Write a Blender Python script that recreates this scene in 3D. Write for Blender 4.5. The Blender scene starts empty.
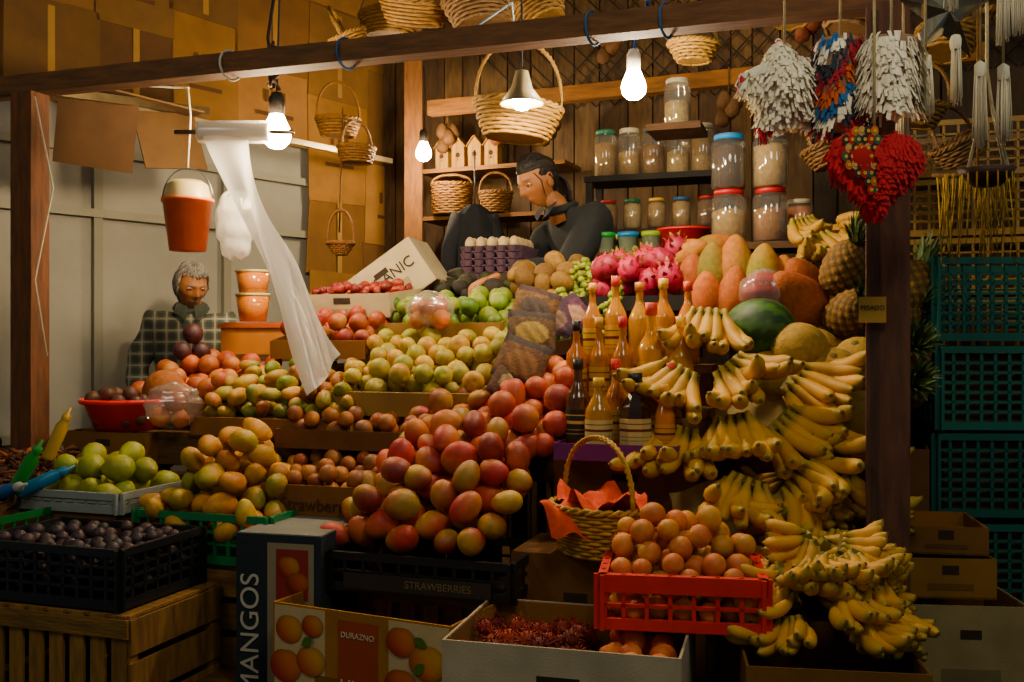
import bpy, math, random
import numpy as np
from mathutils import Vector, Matrix, Euler
rng=np.random.default_rng(11); random.seed(5)
scene=bpy.context.scene
SAT=1.38
def C(h,k=1.0):
    h=h.lstrip('#'); v=[int(h[i:i+2],16)/255 for i in (0,2,4)]
    v=np.array([((x/12.92) if x<=.04045 else ((x+.055)/1.055)**2.4)*k for x in v])
    l=v@np.array([.21,.72,.07]); return np.clip(l+(v-l)*SAT,0.001,1)
# ------------------------------------------------------------ materials
def mat(name,rough=.5,nz=0,nscale=20,bump=0,bscale=60,metal=0,stretch=(1,1,1),col=None,sss=0,coat=0):
    m=bpy.data.materials.new(name); m.use_nodes=True; nt=m.node_tree; N=nt.nodes; L=nt.links
    b=N['Principled BSDF']; b.inputs['Roughness'].default_value=rough; b.inputs['Metallic'].default_value=metal
    if coat: b.inputs['Coat Weight'].default_value=coat
    if sss: 
        b.inputs['Subsurface Weight'].default_value=sss; b.inputs['Subsurface Radius'].default_value=(.01,.004,.002)
    if col is None:
        a=N.new('ShaderNodeAttribute'); a.attribute_name='Col'; src=a.outputs['Color']
    else:
        a=N.new('ShaderNodeRGB'); a.outputs[0].default_value=(*col,1); src=a.outputs[0]
    tc=N.new('ShaderNodeTexCoord'); mp=N.new('ShaderNodeMapping'); mp.inputs['Scale'].default_value=stretch
    L.new(tc.outputs['Object'],mp.inputs['Vector'])
    if nz:
        n=N.new('ShaderNodeTexNoise'); n.inputs['Scale'].default_value=nscale; n.inputs['Detail'].default_value=5
        L.new(mp.outputs[0],n.inputs['Vector'])
        mr=N.new('ShaderNodeMapRange'); mr.inputs['From Min'].default_value=.3; mr.inputs['From Max'].default_value=.7
        mr.inputs['To Min'].default_value=1-nz; mr.inputs['To Max'].default_value=1+nz*.5
        L.new(n.outputs['Fac'],mr.inputs['Value'])
        vm=N.new('ShaderNodeVectorMath'); vm.operation='SCALE'; L.new(src,vm.inputs[0]); L.new(mr.outputs[0],vm.inputs['Scale'])
        src=vm.outputs[0]
    L.new(src,b.inputs['Base Color'])
    if bump:
        n2=N.new('ShaderNodeTexNoise'); n2.inputs['Scale'].default_value=bscale; L.new(mp.outputs[0],n2.inputs['Vector'])
        bp=N.new('ShaderNodeBump'); bp.inputs['Strength'].default_value=bump; bp.inputs['Distance'].default_value=.004
        L.new(n2.outputs['Fac'],bp.inputs['Height']); L.new(bp.outputs[0],b.inputs['Normal'])
    return m
def thin(name,tint,opac,gloss=.15,rough=.08,fk=.5):
    m=bpy.data.materials.new(name); m.use_nodes=True; nt=m.node_tree; N=nt.nodes; L=nt.links; N.clear()
    o=N.new('ShaderNodeOutputMaterial'); t=N.new('ShaderNodeBsdfTransparent'); t.inputs[0].default_value=(.95,.95,.93,1)
    d=N.new('ShaderNodeBsdfDiffuse'); d.inputs[0].default_value=(*tint,1)
    tr=N.new('ShaderNodeBsdfTranslucent'); tr.inputs[0].default_value=(*tint,1)
    g=N.new('ShaderNodeBsdfGlossy'); g.inputs['Roughness'].default_value=rough
    m1=N.new('ShaderNodeMixShader'); m1.inputs[0].default_value=.5; L.new(d.outputs[0],m1.inputs[1]); L.new(tr.outputs[0],m1.inputs[2])
    m2=N.new('ShaderNodeMixShader'); m2.inputs[0].default_value=opac; L.new(t.outputs[0],m2.inputs[1]); L.new(m1.outputs[0],m2.inputs[2])
    lw=N.new('ShaderNodeLayerWeight'); lw.inputs[0].default_value=.25
    ad=N.new('ShaderNodeMath'); ad.operation='MULTIPLY_ADD'; ad.inputs[1].default_value=fk; ad.inputs[2].default_value=gloss*.4; L.new(lw.outputs['Facing'],ad.inputs[0])
    m3=N.new('ShaderNodeMixShader'); L.new(ad.outputs[0],m3.inputs[0]); L.new(m2.outputs[0],m3.inputs[1]); L.new(g.outputs[0],m3.inputs[2])
    L.new(m3.outputs[0],o.inputs[0]); return m
def emis(name,col,s):
    m=bpy.data.materials.new(name); m.use_nodes=True; N=m.node_tree.nodes
    b=N['Principled BSDF']; b.inputs['Emission Color'].default_value=(*col,1); b.inputs['Emission Strength'].default_value=s; b.inputs['Base Color'].default_value=(.8,.8,.8,1)
    return m
M=dict(
 fruit=mat('fruit_skin',.55,.22,45,.15,90), matte=mat('matte_skin',.8,.28,60,.5,160), gloss=mat('glossy_skin',.3,.12,30),
 banana=mat('banana_skin',.6,.07,20,.05,60), card=mat('cardboard',.9,.22,9,.2,200), wood=mat('rough_wood',.8,.45,9,.6,30,stretch=(6,6,1)),
 woodx=mat('rough_wood_x',.8,.45,9,.6,30,stretch=(1,6,6)), plastic=mat('plastic',.4,.1,20), cloth=mat('cloth',.95,.25,40,.3,200),
 paper=mat('paper',.9,.08,30), wicker=mat('wicker',.65,.3,60,.4,200), metal=mat('metal',.3,.2,20,metal=.9), foil=mat('foil',.18,.1,30,metal=1),
 skin=mat('human_skin',.6,.14,30,sss=.1), hair=mat('hair',.5,.35,120,.6,220,stretch=(1,1,.2)), glass=thin('glass',(.85,.85,.78),.1,.25,.03),
 film=thin('plastic_film',(.95,.92,.86),.14,.3,.2,.2), filmw=thin('milky_plastic',(.97,.96,.92),.8,.2,.25),
 liquid=mat('liquid',.15,.05,10,coat=.3), wall=mat('painted_wall',.85,.25,2.2,.3,25), concrete=mat('concrete',.9,.4,4,.4,30),
 bulb=emis('bulb_glow',(1,.74,.42),560), bulbw=emis('bulb_glow_white',(1,.8,.52),520), rope=mat('rope',.9,.2,80))
# ------------------------------------------------------------ mesh builder
class MB:
    def __init__(s): s.V=[];s.Q=[];s.K=[];s.MI=[];s.S=[];s.n=0;s.mats=[]
    def raw(s,V,Q,col,m,smooth=True):
        V=np.asarray(V,float).reshape(-1,3); Q=np.asarray(Q,int)
        if m not in s.mats: s.mats.append(m)
        col=np.asarray(col,float)
        if col.ndim==1: col=np.tile(col,(len(V),1))
        s.V.append(V); s.Q.append(Q+s.n); s.K.append(col); s.MI.append(np.full(len(Q),s.mats.index(m))); s.S.append(np.full(len(Q),smooth)); s.n+=len(V)
    def surf(s,P,col,m,cu=False,cv=True,smooth=True):
        P=np.asarray(P,float); V,Q=grid(P,cu,cv)
        col=np.asarray(col,float)
        if col.ndim==3: col=col.reshape(-1,3)
        s.raw(V,Q,col,m,smooth)
    def hexa(s,p,col,m):
        s.raw(p,[(0,3,2,1),(4,5,6,7),(0,1,5,4),(1,2,6,5),(2,3,7,6),(3,0,4,7)],col,m,False)
    def box(s,c,d,col,m,R=None):
        x,y,z=[k/2 for k in d]
        p=np.array([(-x,-y,-z),(x,-y,-z),(x,y,-z),(-x,y,-z),(-x,-y,z),(x,-y,z),(x,y,z),(-x,y,z)])
        if R is not None: p=p@np.array(Euler(R).to_matrix()).T
        s.hexa(p+np.array(c),col,m)
    def lathe(s,prof,col,m,n=20,c=(0,0,0),R=None,sc=(1,1,1),smooth=True):
        s.surf(lathe(prof,n,c,R,sc),col if np.ndim(col)==1 else np.repeat(np.asarray(col)[:,None,:],n,1),m,smooth=smooth)
    def tube(s,pts,r,col,m,n=6,closed=False):
        P=tube(pts,r,n,closed)
        if np.ndim(col)==2 and not closed:
            c=np.asarray(col); c=np.vstack([c[:1],c,c[-1:]]); col=np.repeat(c[:,None,:],n,1)
        s.surf(P,col,m,cu=closed,cv=True)
    def build(s,name,loc=(0,0,0),rot=0,parent=None,R=None):
        me=bpy.data.meshes.new(name); V=np.vstack(s.V); Q=np.vstack(s.Q); nq=len(Q)
        me.vertices.add(len(V)); me.vertices.foreach_set('co',V.ravel().astype(np.float32))
        me.loops.add(nq*4); me.loops.foreach_set('vertex_index',Q.ravel().astype(np.int32))
        me.polygons.add(nq); me.polygons.foreach_set('loop_start',np.arange(0,nq*4,4,dtype=np.int32))
        me.polygons.foreach_set('material_index',np.concatenate(s.MI).astype(np.int32))
        me.polygons.foreach_set('use_smooth',np.concatenate(s.S))
        me.update(calc_edges=True)
        a=me.color_attributes.new('Col','FLOAT_COLOR','POINT'); k=np.hstack([np.clip(np.vstack(s.K),0,1),np.ones((len(V),1))])
        a.data.foreach_set('color',k.ravel().astype(np.float32))
        for m in s.mats: me.materials.append(M[m])
        ob=bpy.data.objects.new(name,me); scene.collection.objects.link(ob); ob.location=loc
        ob.rotation_euler=R if R is not None else (0,0,rot)
        if parent: ob.parent=parent
        return ob
def grid(P,cu,cv):
    a,b=P.shape[:2]; i=np.arange(a if cu else a-1); j=np.arange(b if cv else b-1)
    I,J=np.meshgrid(i,j,indexing='ij'); I2=(I+1)%a; J2=(J+1)%b
    Q=np.stack([I*b+J,I*b+J2,I2*b+J2,I2*b+J],-1).reshape(-1,4)
    return P.reshape(-1,3),Q
def lathe(prof,n,c=(0,0,0),R=None,sc=(1,1,1)):
    prof=np.array(prof,float); ph=np.arange(n)/n*2*np.pi
    P=np.stack([prof[:,0][:,None]*np.cos(ph),prof[:,0][:,None]*np.sin(ph),np.repeat(prof[:,1][:,None],n,1)],-1)*np.array(sc)
    if R is not None: P=P@np.array(Euler(R).to_matrix()).T
    return P+np.array(c)
def tube(pts,r,n,closed=False):
    p=np.array(pts,float); k=len(p); r=np.full(k,r) if np.ndim(r)==0 else np.array(r,float)
    if closed: t=np.roll(p,-1,0)-np.roll(p,1,0)
    else: t=np.gradient(p,axis=0)
    t/=np.linalg.norm(t,axis=1)[:,None]+1e-12
    u=np.cross(t[0],[0,0,1]); 
    if np.linalg.norm(u)<.1: u=np.cross(t[0],[1,0,0])
    u/=np.linalg.norm(u); U=[]
    for i in range(k):
        u=u-t[i]*np.dot(u,t[i]); u/=np.linalg.norm(u)+1e-12; U.append(u)
    U=np.array(U); W=np.cross(t,U); ph=np.arange(n)/n*2*np.pi
    P=p[:,None]+r[:,None,None]*(U[:,None]*np.cos(ph)[None,:,None]+W[:,None]*np.sin(ph)[None,:,None])
    if not closed:
        P=np.concatenate([p[:1,None]+(P[:1]-p[:1,None])*.02,P,p[-1:,None]+(P[-1:]-p[-1:,None])*.02])
    return P
ROT=-math.radians(18.67)
def SF(p,q): return (.947*p+.32*q, 2.76-.32*p+.947*q)
def text(parent,s,size,loc,rot,col):
    cu=bpy.data.curves.new('lettering','FONT'); cu.body=s; cu.size=size; cu.extrude=.0006; cu.align_x='CENTER'
    m=bpy.data.materials.new('ink'); m.use_nodes=True; m.node_tree.nodes['Principled BSDF'].inputs['Base Color'].default_value=(*col,1)
    m.node_tree.nodes['Principled BSDF'].inputs['Roughness'].default_value=.8
    cu.materials.append(m); o=bpy.data.objects.new('lettering',cu); scene.collection.objects.link(o); o.parent=parent; o.location=loc; o.rotation_euler=rot
H=math.pi/2
# ------------------------------------------------------------ fruit templates
def prof_sphere(k,dimple=0.,zs=1.,fn=None):
    th=np.linspace(.02,np.pi-.02,k); r=np.sin(th); z=np.cos(th)*zs
    z=z-dimple*np.exp(-(r/.3)**2)*(np.cos(th)>0)+dimple*.5*np.exp(-(r/.25)**2)*(np.cos(th)<0)
    if fn is not None: r=r*fn(np.cos(th))
    return np.stack([r,z],1)
def T_(prof,n=14): return grid(lathe(prof,n),False,True)
def t_round(): return T_(prof_sphere(13,.0,.95),16)
def t_apple(): return T_(prof_sphere(13,.14,.92,lambda c:1+.06*c),16)
def t_ball(): return T_(prof_sphere(7),9)
def t_mango():
    V,Q=T_(prof_sphere(13,.0,1.2,lambda c:1+.07*c),16); V=V.copy()
    V[:,1]*=.86; V[:,0]+=.1*(V[:,2])**2; V[:,0]*=.98; return V,Q
def t_mangol():
    V,Q=T_(prof_sphere(13,.0,1.5,lambda c:1+.05*c),12); V=V.copy(); V[:,1]*=.8; V[:,0]+=.11*(V[:,2])**2; return V*.94,Q
def t_chile():
    V,Q=T_(prof_sphere(10,.0,3.2,lambda c:.8-.35*c),7); V=V.copy(); V[:,0]+=.12*V[:,2]**2; V[:,1]*=.6; return V,Q
def t_pear(): return T_(prof_sphere(14,.1,1.3,lambda c:np.where(c>0,1-.45*np.clip(c,0,1)**.9,1.)),14)
def t_papaya(): return T_(prof_sphere(16,0,1.75,lambda c:1-.28*np.clip(c,0,1)),18)
def t_egg(): return T_(prof_sphere(10,0,1.28,lambda c:1-.12*c),12)
def t_rambutan():
    V,Q=t_ball(); Vs=[V*.8];Qs=[Q];n=len(V)
    for k in range(46):
        d=np.array(Vector((random.gauss(0,1),random.gauss(0,1),random.gauss(0,1))).normalized()); e=np.array([random.gauss(0,.2) for _ in range(3)])
        v,q=grid(tube([d*.7,d*1.05+e*.4,d*1.35+e],[.09,.05,.01],3),False,True); Vs.append(v);Qs.append(q+n);n+=len(v)
    return np.vstack(Vs),np.vstack(Qs)
def t_pitaya():
    V,Q=T_(prof_sphere(12,0,1.2),14); Vs=[V];Qs=[Q];n=len(V)
    for zi,z in enumerate([-.8,-.4,0,.45,.85,1.1]):
        m=[4,5,5,5,4,4][zi]; rr=math.sqrt(max(.02,1-(z/1.2)**2))
        for i in range(m):
            a=(i+.5*(zi%2))/m*2*math.pi; o=np.array([math.cos(a),math.sin(a),0]); tg=np.array([-math.sin(a),math.cos(a),0])
            b=o*rr*.96+np.array([0,0,z]); P=[]
            for s,wd in ((0,.2),(.4,.16),(.75,.08),(1,.01)):
                c=b+o*(.05+.2*s*s+.08*s)+np.array([0,0,.42*s]); P.append([c-tg*wd,c+o*.03,c+tg*wd])
            v,q=grid(np.array(P),False,False); Vs.append(v);Qs.append(q+n);n+=len(v)
    return np.vstack(Vs),np.vstack(Qs)
def cf(bases,blush=None,amt=.5,sharp=.7,jit=.12):
    bs=[C(b) for b in bases]; bl=[C(b) for b in blush] if blush else None
    def f(V,r):
        c=bs[r.integers(len(bs))]; K=np.tile(c,(len(V),1))
        if bl is not None:
            d=r.normal(size=3); d/=np.linalg.norm(d); U=V/(np.linalg.norm(V,axis=1)[:,None]+1e-9)
            t=np.clip((U@d)*.5/sharp+amt+r.normal()*.12,0,1)[:,None]; K=K*(1-t)+bl[r.integers(len(bl))]*t
        return K*(1+r.normal()*jit)
    return f
def pcol(V,r):
    K=np.tile(C('#9c2844')*(1+r.normal()*.15),(len(V),1)); R=np.linalg.norm(V,axis=1); t=np.clip((R-1.22)*2.6,0,1)[:,None]; return K*(1-t)+C('#7e843c')*t
def pack(w,d,base,hf,r,rj,K,maxn):
    P=np.zeros((maxn,4)); n=0; fail=0
    while n<maxn and fail<5:
        rr=r*(1+rng.normal()*rj); x=rng.uniform(-w/2+rr,w/2-rr,K); y=rng.uniform(-d/2+rr,d/2-rr,K)
        b=base(x,y); z=b+rr; gap=0
        if n:
            dx=x[:,None]-P[None,:n,0]; dy=y[:,None]-P[None,:n,1]; R=(rr+P[None,:n,3])*.96; dd=dx*dx+dy*dy; d2=R*R-dd
            zz=np.where(d2>0,P[None,:n,2]+np.sqrt(np.maximum(d2,0)),-9); z=np.maximum(z,zz.max(1))
            gap=np.clip(np.sqrt(dd.min(1))-2*rr,0,.1)*.4
        h=hf(2*x/w,2*y/d); top=b+h; ok=(z+rr*.6<=np.maximum(top,b+rr*1.61))&(h>0)
        if not ok.any(): fail+=1; continue
        hh=np.where(ok,z-b+gap,99); i=hh.argmin(); P[n]=(x[i],y[i],z[i],rr); n+=1
    return P[:n]
def rotmat(ori):
    if ori=='rand': e=Euler((random.uniform(0,6.3),random.uniform(0,6.3),random.uniform(0,6.3)))
    elif ori=='lay': e=Euler((H+random.gauss(0,.35),random.uniform(0,6.3),random.uniform(0,6.3)))
    elif ori=='up': e=Euler((random.gauss(0,.6),random.gauss(0,.6),random.uniform(0,6.3)))
    elif ori=='fwd': return np.array((Matrix.Rotation(random.gauss(0,.5),3,'Z')@Matrix.Rotation(H*1.0+random.gauss(-.2,.25),3,'X')@Matrix.Rotation(random.uniform(0,6.3),3,'Z')))
    return np.array(e.to_matrix())
def put(mb,t,c,R,s,colf,m):
    V,Q=t; mb.raw((V*s)@R.T+np.array(c),Q,colf(V,rng),m)
def heap(name,cx,cy,w,d,z0,hf,r,t,colf,m='fruit',sx=0,sy=0,rot=ROT,rj=.08,ori='rand',tray=None,K=60,maxn=500,rim=.02,tm='card',fs=1.0):
    mb=MB(); base=lambda x,y: sx*x+sy*y
    P=pack(w,d,base,hf,r,rj,K,maxn)
    for x,y,z,rr in P: put(mb,t,(x,y,z),rotmat(ori),rr*fs,colf,m)
    if tray is not None:
        tc=C(tray); W=w/2+.006; D=d/2+.006; th=.008
        def pr(x0,x1,y0,y1,l,h):
            mb.hexa([(x,y,base(x,y)+k) for k in (l,h) for x,y in ((x0,y0),(x1,y0),(x1,y1),(x0,y1))],tc,tm)
        pr(-W,W,-D,D,-th,0); pr(-W,W,-D-.004,-D,-th-.02,rim); pr(-W,W,D,D+.004,-th,rim); pr(-W-.004,-W,-D,D,-th,rim); pr(W,W+.004,-D,D,-th,rim)
    return mb.build(name,(cx,cy,z0),rot)
dome=lambda h,p=2.: (lambda x,y: h*(1-np.abs(x)**p)*(1-.6*np.abs(y)**p)+.0)
# ------------------------------------------------------------ containers
def cardbox(name,cx,cy,z0,w,d,h,col,rot=ROT,inner='#7a5632',th=.005,R=None,lid=False):
    mb=MB(); c=C(col); i=C(inner)
    mb.box((0,0,th/2),(w,d,th),i,'card')
    for s in(-1,1):
        mb.box((0,s*(d/2-th/2),h/2),(w,th,h),c,'card'); mb.box((s*(w/2-th/2),0,h/2),(th,d-2*th,h),c,'card')
        mb.box((0,s*(d/2-th*1.2),h*.5),(w-2*th,.001,h*.98),i,'card'); 
        mb.box((s*(w/2-th*1.2),0,h*.5),(.001,d-2*th,h*.98),i,'card')
        if lid: mb.box((0,s*d/4,h+.002),(w,d/2-.002,.004),c,'card')
    mb.box((0,-d/2-.0008,h*.72),(w*.18,.001,.022),C('#2a1c10'),'card')
    mb.box((0,-d/2-.0006,h*.3),(w*.5,.0008,h*.16),c*.6,'card')
    return mb.build(name,(cx,cy,z0),rot,R=R)
def crate(name,cx,cy,z0,w,d,h,col,rot=ROT,nv=9,nh=4,th=.006,rimh=.02):
    mb=MB(); c=C(col)
    mb.box((0,0,.006),(w-.01,d-.01,.008),c*.8,'plastic')
    for s in(-1,1):
        for (L,ax) in ((w,0),(d,1)):
            def bx(t,z,lt,lz,tt=th):
                if ax==0: mb.box((t,s*(d/2-th/2),z),(lt,tt,lz),c,'plastic')
                else: mb.box((s*(w/2-th/2),t,z),(tt,lt,lz),c,'plastic')
            bx(0,h-rimh/2,L,rimh,th*2.2); bx(0,.012,L,.024,th*1.2)
            for k in range(1,nh): bx(0,.024+(h-rimh-.024)*k/nh,L,.007)
            n=nv if ax==0 else max(3,int(nv*d/w))
            for k in range(n+1): bx(-L/2+L*k/n,h/2,.009 if 0<k<n else .028,h)
    return mb.build(name,(cx,cy,z0),rot)
def woodcrate(name,cx,cy,z0,w,d,h,rot=ROT,col='#80603a',vert=True):
    mb=MB(); 
    def cc(): return C(col)*(1+random.uniform(-.25,.2))
    mb.box((0,0,.006),(w,d,.01),cc(),'woodx')
    for x in(-1,1):
        for y in(-1,1): mb.box((x*(w/2-.018),y*(d/2-.018),h/2),(.03,.03,h),cc(),'wood')
    for s in(-1,1):
        if vert:
            n=int(w/.062)
            for k in range(n): mb.box((-w/2+.03+k*(w-.06)/(n-1),s*(d/2),h/2),(.042,.008,h),cc(),'wood')
            mb.box((0,s*(d/2+.007),h-.03),(w,.008,.045),cc(),'woodx'); mb.box((0,s*(d/2+.007),.03),(w,.008,.045),cc(),'woodx')
        else:
            for k in range(3): mb.box((0,s*d/2,h*(k+.5)/3),(w,.008,h/3-.02),cc(),'woodx')
        for k in range(3): mb.box((s*w/2,0,h*(k+.5)/3),(.008,d,h/3-.02),cc(),'wood')
    mb.box((0,0,h-.006),(w-.02,d-.02,.008),cc(),'woodx')
    return mb.build(name,(cx,cy,z0),rot)
def basket(name,loc,rb,rt,h,hh,col,sy=.75,rot=0,ns=22,handle=True,rings=None,R=None,cloth=None):
    mb=MB(); c=C(col); nr=rings or max(6,int(h/.012)); ph=np.linspace(0,2*np.pi,ns*4,endpoint=False)
    for i in range(nr):
        z=h*(i+.5)/nr; r=rb+(rt-rb)*(z/h)**.8
        rr=r+.0028*np.sin(ph*ns/2+(i%2)*np.pi)
        mb.tube(np.stack([rr*np.cos(ph),rr*sy*np.sin(ph),z+0*ph],1),h/nr*.56,c*random.uniform(.8,1.15),'wicker',5,closed=True)
    for k in range(ns):
        a=2*np.pi*k/ns; mb.tube([(rb*math.cos(a),rb*sy*math.sin(a),0),((rb+(rt-rb)*.57)*math.cos(a),(rb+(rt-rb)*.57)*sy*math.sin(a),h*.5),(rt*math.cos(a),rt*sy*math.sin(a),h)],.003,c*.8,'wicker',4)
    tw=np.linspace(0,2*np.pi,72,endpoint=False)
    for o in(0,np.pi):
        mb.tube(np.stack([(rt+.005*np.cos(tw*14+o))*np.cos(tw),(rt+.005*np.cos(tw*14+o))*sy*np.sin(tw),h+.005*np.sin(tw*14+o)],1),.0055,c*1.05,'wicker',5,closed=True)
    mb.lathe([(1e-3,.004),(rb,.004)],c*.7,'wicker',24,sc=(1,sy,1))
    if handle:
        a=np.linspace(0,np.pi,30)
        for o in(0,2.1,4.2):
            mb.tube(np.stack([rt*np.cos(a)*(1),.006*np.cos(a*22+o),h+(hh)*np.sin(a)**.8+.005*np.sin(a*22+o)],1),.0045,c,'wicker',5)
    if cloth is not None:
        k=40; a=np.arange(k)/k*2*np.pi; P=[]
        for s in np.linspace(.02,1.0,9):
            zz=h*.85+.03*s+.02*np.sin(a*5+s*3)*s+.014*np.sin(a*9+2)*s*s; q=.9*s
            P.append(np.stack([rt*q*np.cos(a)*(1+.1*np.sin(a*4)*s)+.015,rt*q*sy*np.sin(a)*(1+.1*np.sin(a*4)*s),zz+.012],1))
        mb.surf(P,C(cloth),'cloth')
    return mb.build(name,loc,rot,R=R)
# ------------------------------------------------------------ ROOM
def wallbox(name,p1,p2,z0,z1,th,col,m='wall'):
    p1=np.array(p1);p2=np.array(p2);d=p2-p1;L=np.linalg.norm(d);a=math.atan2(d[1],d[0]); mb=MB()
    mb.box((L/2,th/2,(z0+z1)/2),(L,th,z1-z0),C(col),m); return mb.build(name,(p1[0],p1[1],0),a)
mb=MB(); mb.box((0,2,-.05),(14,14,.1),C('#34302c'),'concrete'); mb.build('floor')
WL1=(-3.3,2.516);WL2=(-.75,5.6)
wallbox('wall_left',WL1,WL2,0,3.4,.1,'#908e86')
wallbox('wall_back',(-.75,5.6),(3.4,3.84),0,3.4,.1,'#45372a','wall')
mb=MB(); mb.box((0,4.3,3.45),(8,3.6,.08),C('#3b3022'),'woodx'); mb.build('ceiling')
for i,(p0,p1,q0,q1) in enumerate([(-1.85,-.88,.75,1.7),(-.88,1.3,1.28,1.95)]):
    mb=MB(); x,y=SF((p0+p1)/2,(q0+q1)/2)
    mb.box((0,0,.26),(p1-p0,q1-q0,.52),C('#6a5238'),'woodx'); mb.build('wooden_platform',(x,y,0),ROT)
mb=MB()
tiers=[(-1.75,.8,-.72,.11,.56,.6),(-1.62,1.0,.14,.52,0,1.2),(-.86,1.0,.52,.86,0,1.42),(-.86,1.0,.86,1.24,0,1.58)]
for p0,p1,q0,q1,zb,zt in tiers:
    n=max(2,int((q1-q0)/.1))
    for k in range(n):
        qa=q0+(q1-q0)*k/n; mb.box(((p0+p1)/2,qa+(q1-q0)/n/2,zt-.015),(p1-p0,(q1-q0)/n-.004,.03),C('#604628')*random.uniform(.8,1.1),'woodx')
    mb.box(((p0+p1)/2,q0+.01,zt-.06),(p1-p0,.02,.09),C('#4f3822'),'woodx')
    for p in np.linspace(p0+.04,p1-.04,5):
        for q in (q0+.035,q1-.035): mb.box((p,q,(zt-.03)/2),(.05,.05,zt-.03),C('#4e3824'),'wood')
mb.build('wooden_display_stand',(0,2.76,0),ROT)
mb=MB(); mb.box((0,0,1.16),(.1,.08,2.32),C('#503428'),'wood')
mb.box((-.03,-.041,1.2),(.018,.006,2.2),C('#34221a'),'wood'); post=mb.build('wooden_post',(.92,2.45,0),ROT)
mb=MB(); mb.box((0,0,1.16),(.085,.08,2.32),C('#5c3a24'),'wood'); mb.build('wooden_post',(-1.6,3.32,0),ROT)
mb=MB(); mb.box((0,0,0),(3.3,.07,.062),C('#60422c'),'woodx')
for x in(-.6,-.2,.55,.75): mb.tube([(x+.01*math.cos(a),.045*math.cos(a),.045*math.sin(a)) for a in np.linspace(0,6.28*2,30)],.004,C('#3f5f86' if x>-.5 else '#c9c4b4'),'rope',5)
mb.build('wooden_beam',(-.3,2.9,2.352),ROT)
def bar(name,p,q,s,col,m='woodx'):
    p=Vector(p);q=Vector(q);mb=MB();L=(q-p).length;mb.box((0,0,0),(L,s[0],s[1]),C(col),m)
    d=(q-p).normalized(); ob=mb.build(name,(p+q)/2); ob.rotation_euler=d.to_track_quat('X','Z').to_euler(); return ob
bar('wooden_beam',(-.41,5.0,2.66),(1.9,4.02,2.66),(.06,.07),'#7a5430')
bar('wooden_beam',(-.5,5.1,0.52),(-.5,5.1,3.3),(.07,.09),'#6e4a2c')
bar('wooden_shelf',(-.42,5.2,2.36),(.3,4.9,2.36),(.25,.02),'#6a4a28')
bar('wooden_shelf',(-.42,5.2,2.12),(.3,4.9,2.12),(.25,.02),'#6a4a28')
bar('metal_pipe',(-1.75,3.75,2.44),(-.62,5.12,2.42),(.025,.025),'#c8bda0','metal')
bar('metal_pipe',(-1.62,3.42,2.36),(-1.25,4.1,2.44),(.03,.03),'#8c7f66','metal')
d=np.array(WL2)-np.array(WL1); L=np.linalg.norm(d); aL=math.atan2(d[1],d[0])
mb=MB()
for z in (2.32,2.05,1.1): mb.box((L/2,-.02,z),(L-.1,.03,.035),C('#8a887c'),'wall')
for x in (1.6,2.35,3.0): mb.box((x,-.015,1.6),(.04,.025,3.2),C('#828074'),'wall')
mb.build('trim_1',(WL1[0],WL1[1],0),aL)
mb=MB(); cols=['#866440','#745434','#8e6c44','#664a2c','#7e5e38','#6e5232']
x=1.2;k=0
while x<L-.1:
    w=random.uniform(.3,.45)
    z=2.5 if x<3.1 else 1.5
    while z<3.3:
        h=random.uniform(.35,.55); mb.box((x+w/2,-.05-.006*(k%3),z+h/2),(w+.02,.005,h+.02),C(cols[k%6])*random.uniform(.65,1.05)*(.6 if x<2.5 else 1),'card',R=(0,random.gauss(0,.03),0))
        if k%2==0:
            for j in range(3): mb.box((x+w/2+(j-1)*.05,-.066,z+h*.6),(.022,.001,.06),C('#4a3018'),'card')
            mb.box((x+w/2,-.066,z+h*.35),(w*.5,.001,.02),C('#4a3018'),'card')
        else: mb.box((x+w*.5,-.066,z+h*.5),(.03,.001,h*.95),C('#8c7048'),'paper')
        z+=h;k+=1
    x+=w
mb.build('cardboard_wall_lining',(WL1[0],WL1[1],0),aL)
mb=MB(); Lb=math.hypot(4.15,1.76); aB=math.atan2(-1.76,4.15)
x=.02;k=0
while x<Lb-.2:
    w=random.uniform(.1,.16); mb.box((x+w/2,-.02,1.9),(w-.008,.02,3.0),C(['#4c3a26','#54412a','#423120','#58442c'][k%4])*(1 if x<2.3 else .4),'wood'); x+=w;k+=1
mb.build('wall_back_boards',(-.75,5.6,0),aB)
mb=MB()
for k in range(26):
    for s in(-1,1):
        x0=1.0+k*.1; mb.tube([(x0,-.06,2.68),(x0+s*.62,-.06,3.3)],.004,C('#2a2218'),'rope',4)
mb.build('diamond_netting',(-.75,5.6,0),aB)
for k,(x,y,z) in enumerate([(-.33,5.1,2.6),(-.05,5.0,2.62),(.18,4.92,2.6),(.95,4.38,2.58),(1.1,4.3,2.5),(.8,4.46,2.95),(.45,4.6,2.92),(1.25,4.2,2.9)]):
    mb=MB(); mb.tube([(0,0,0),(0,0,.12)],.004,C('#4a3820'),'rope')
    for j in range(5):
        a=j*1.26; mb.lathe(prof_sphere(9,0,1.3,lambda c:1-.3*c)*.032,C(['#5a4028','#6a3820','#4c4028'][k%3]),'matte',10,c=(.03*math.cos(a),.03*math.sin(a),-.03-.035*(j%3)))
    mb.build('hanging_gourd_bunch',(x,y,z))
mb=MB(); mb.box((0,0,-.14),(.28,.006,.26),C('#503a26'),'card',R=(.25,.12,0)); mb.box((.26,.12,-.13),(.26,.006,.24),C('#5a442c'),'card',R=(-.3,-.1,.5)); mb.box((.12,.06,.01),(.5,.24,.006),C('#624a30'),'card',R=(.1,.12,.3))
mb.build('cardboard_awning_flap',(-1.56,3.75,2.42),.3)
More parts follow.
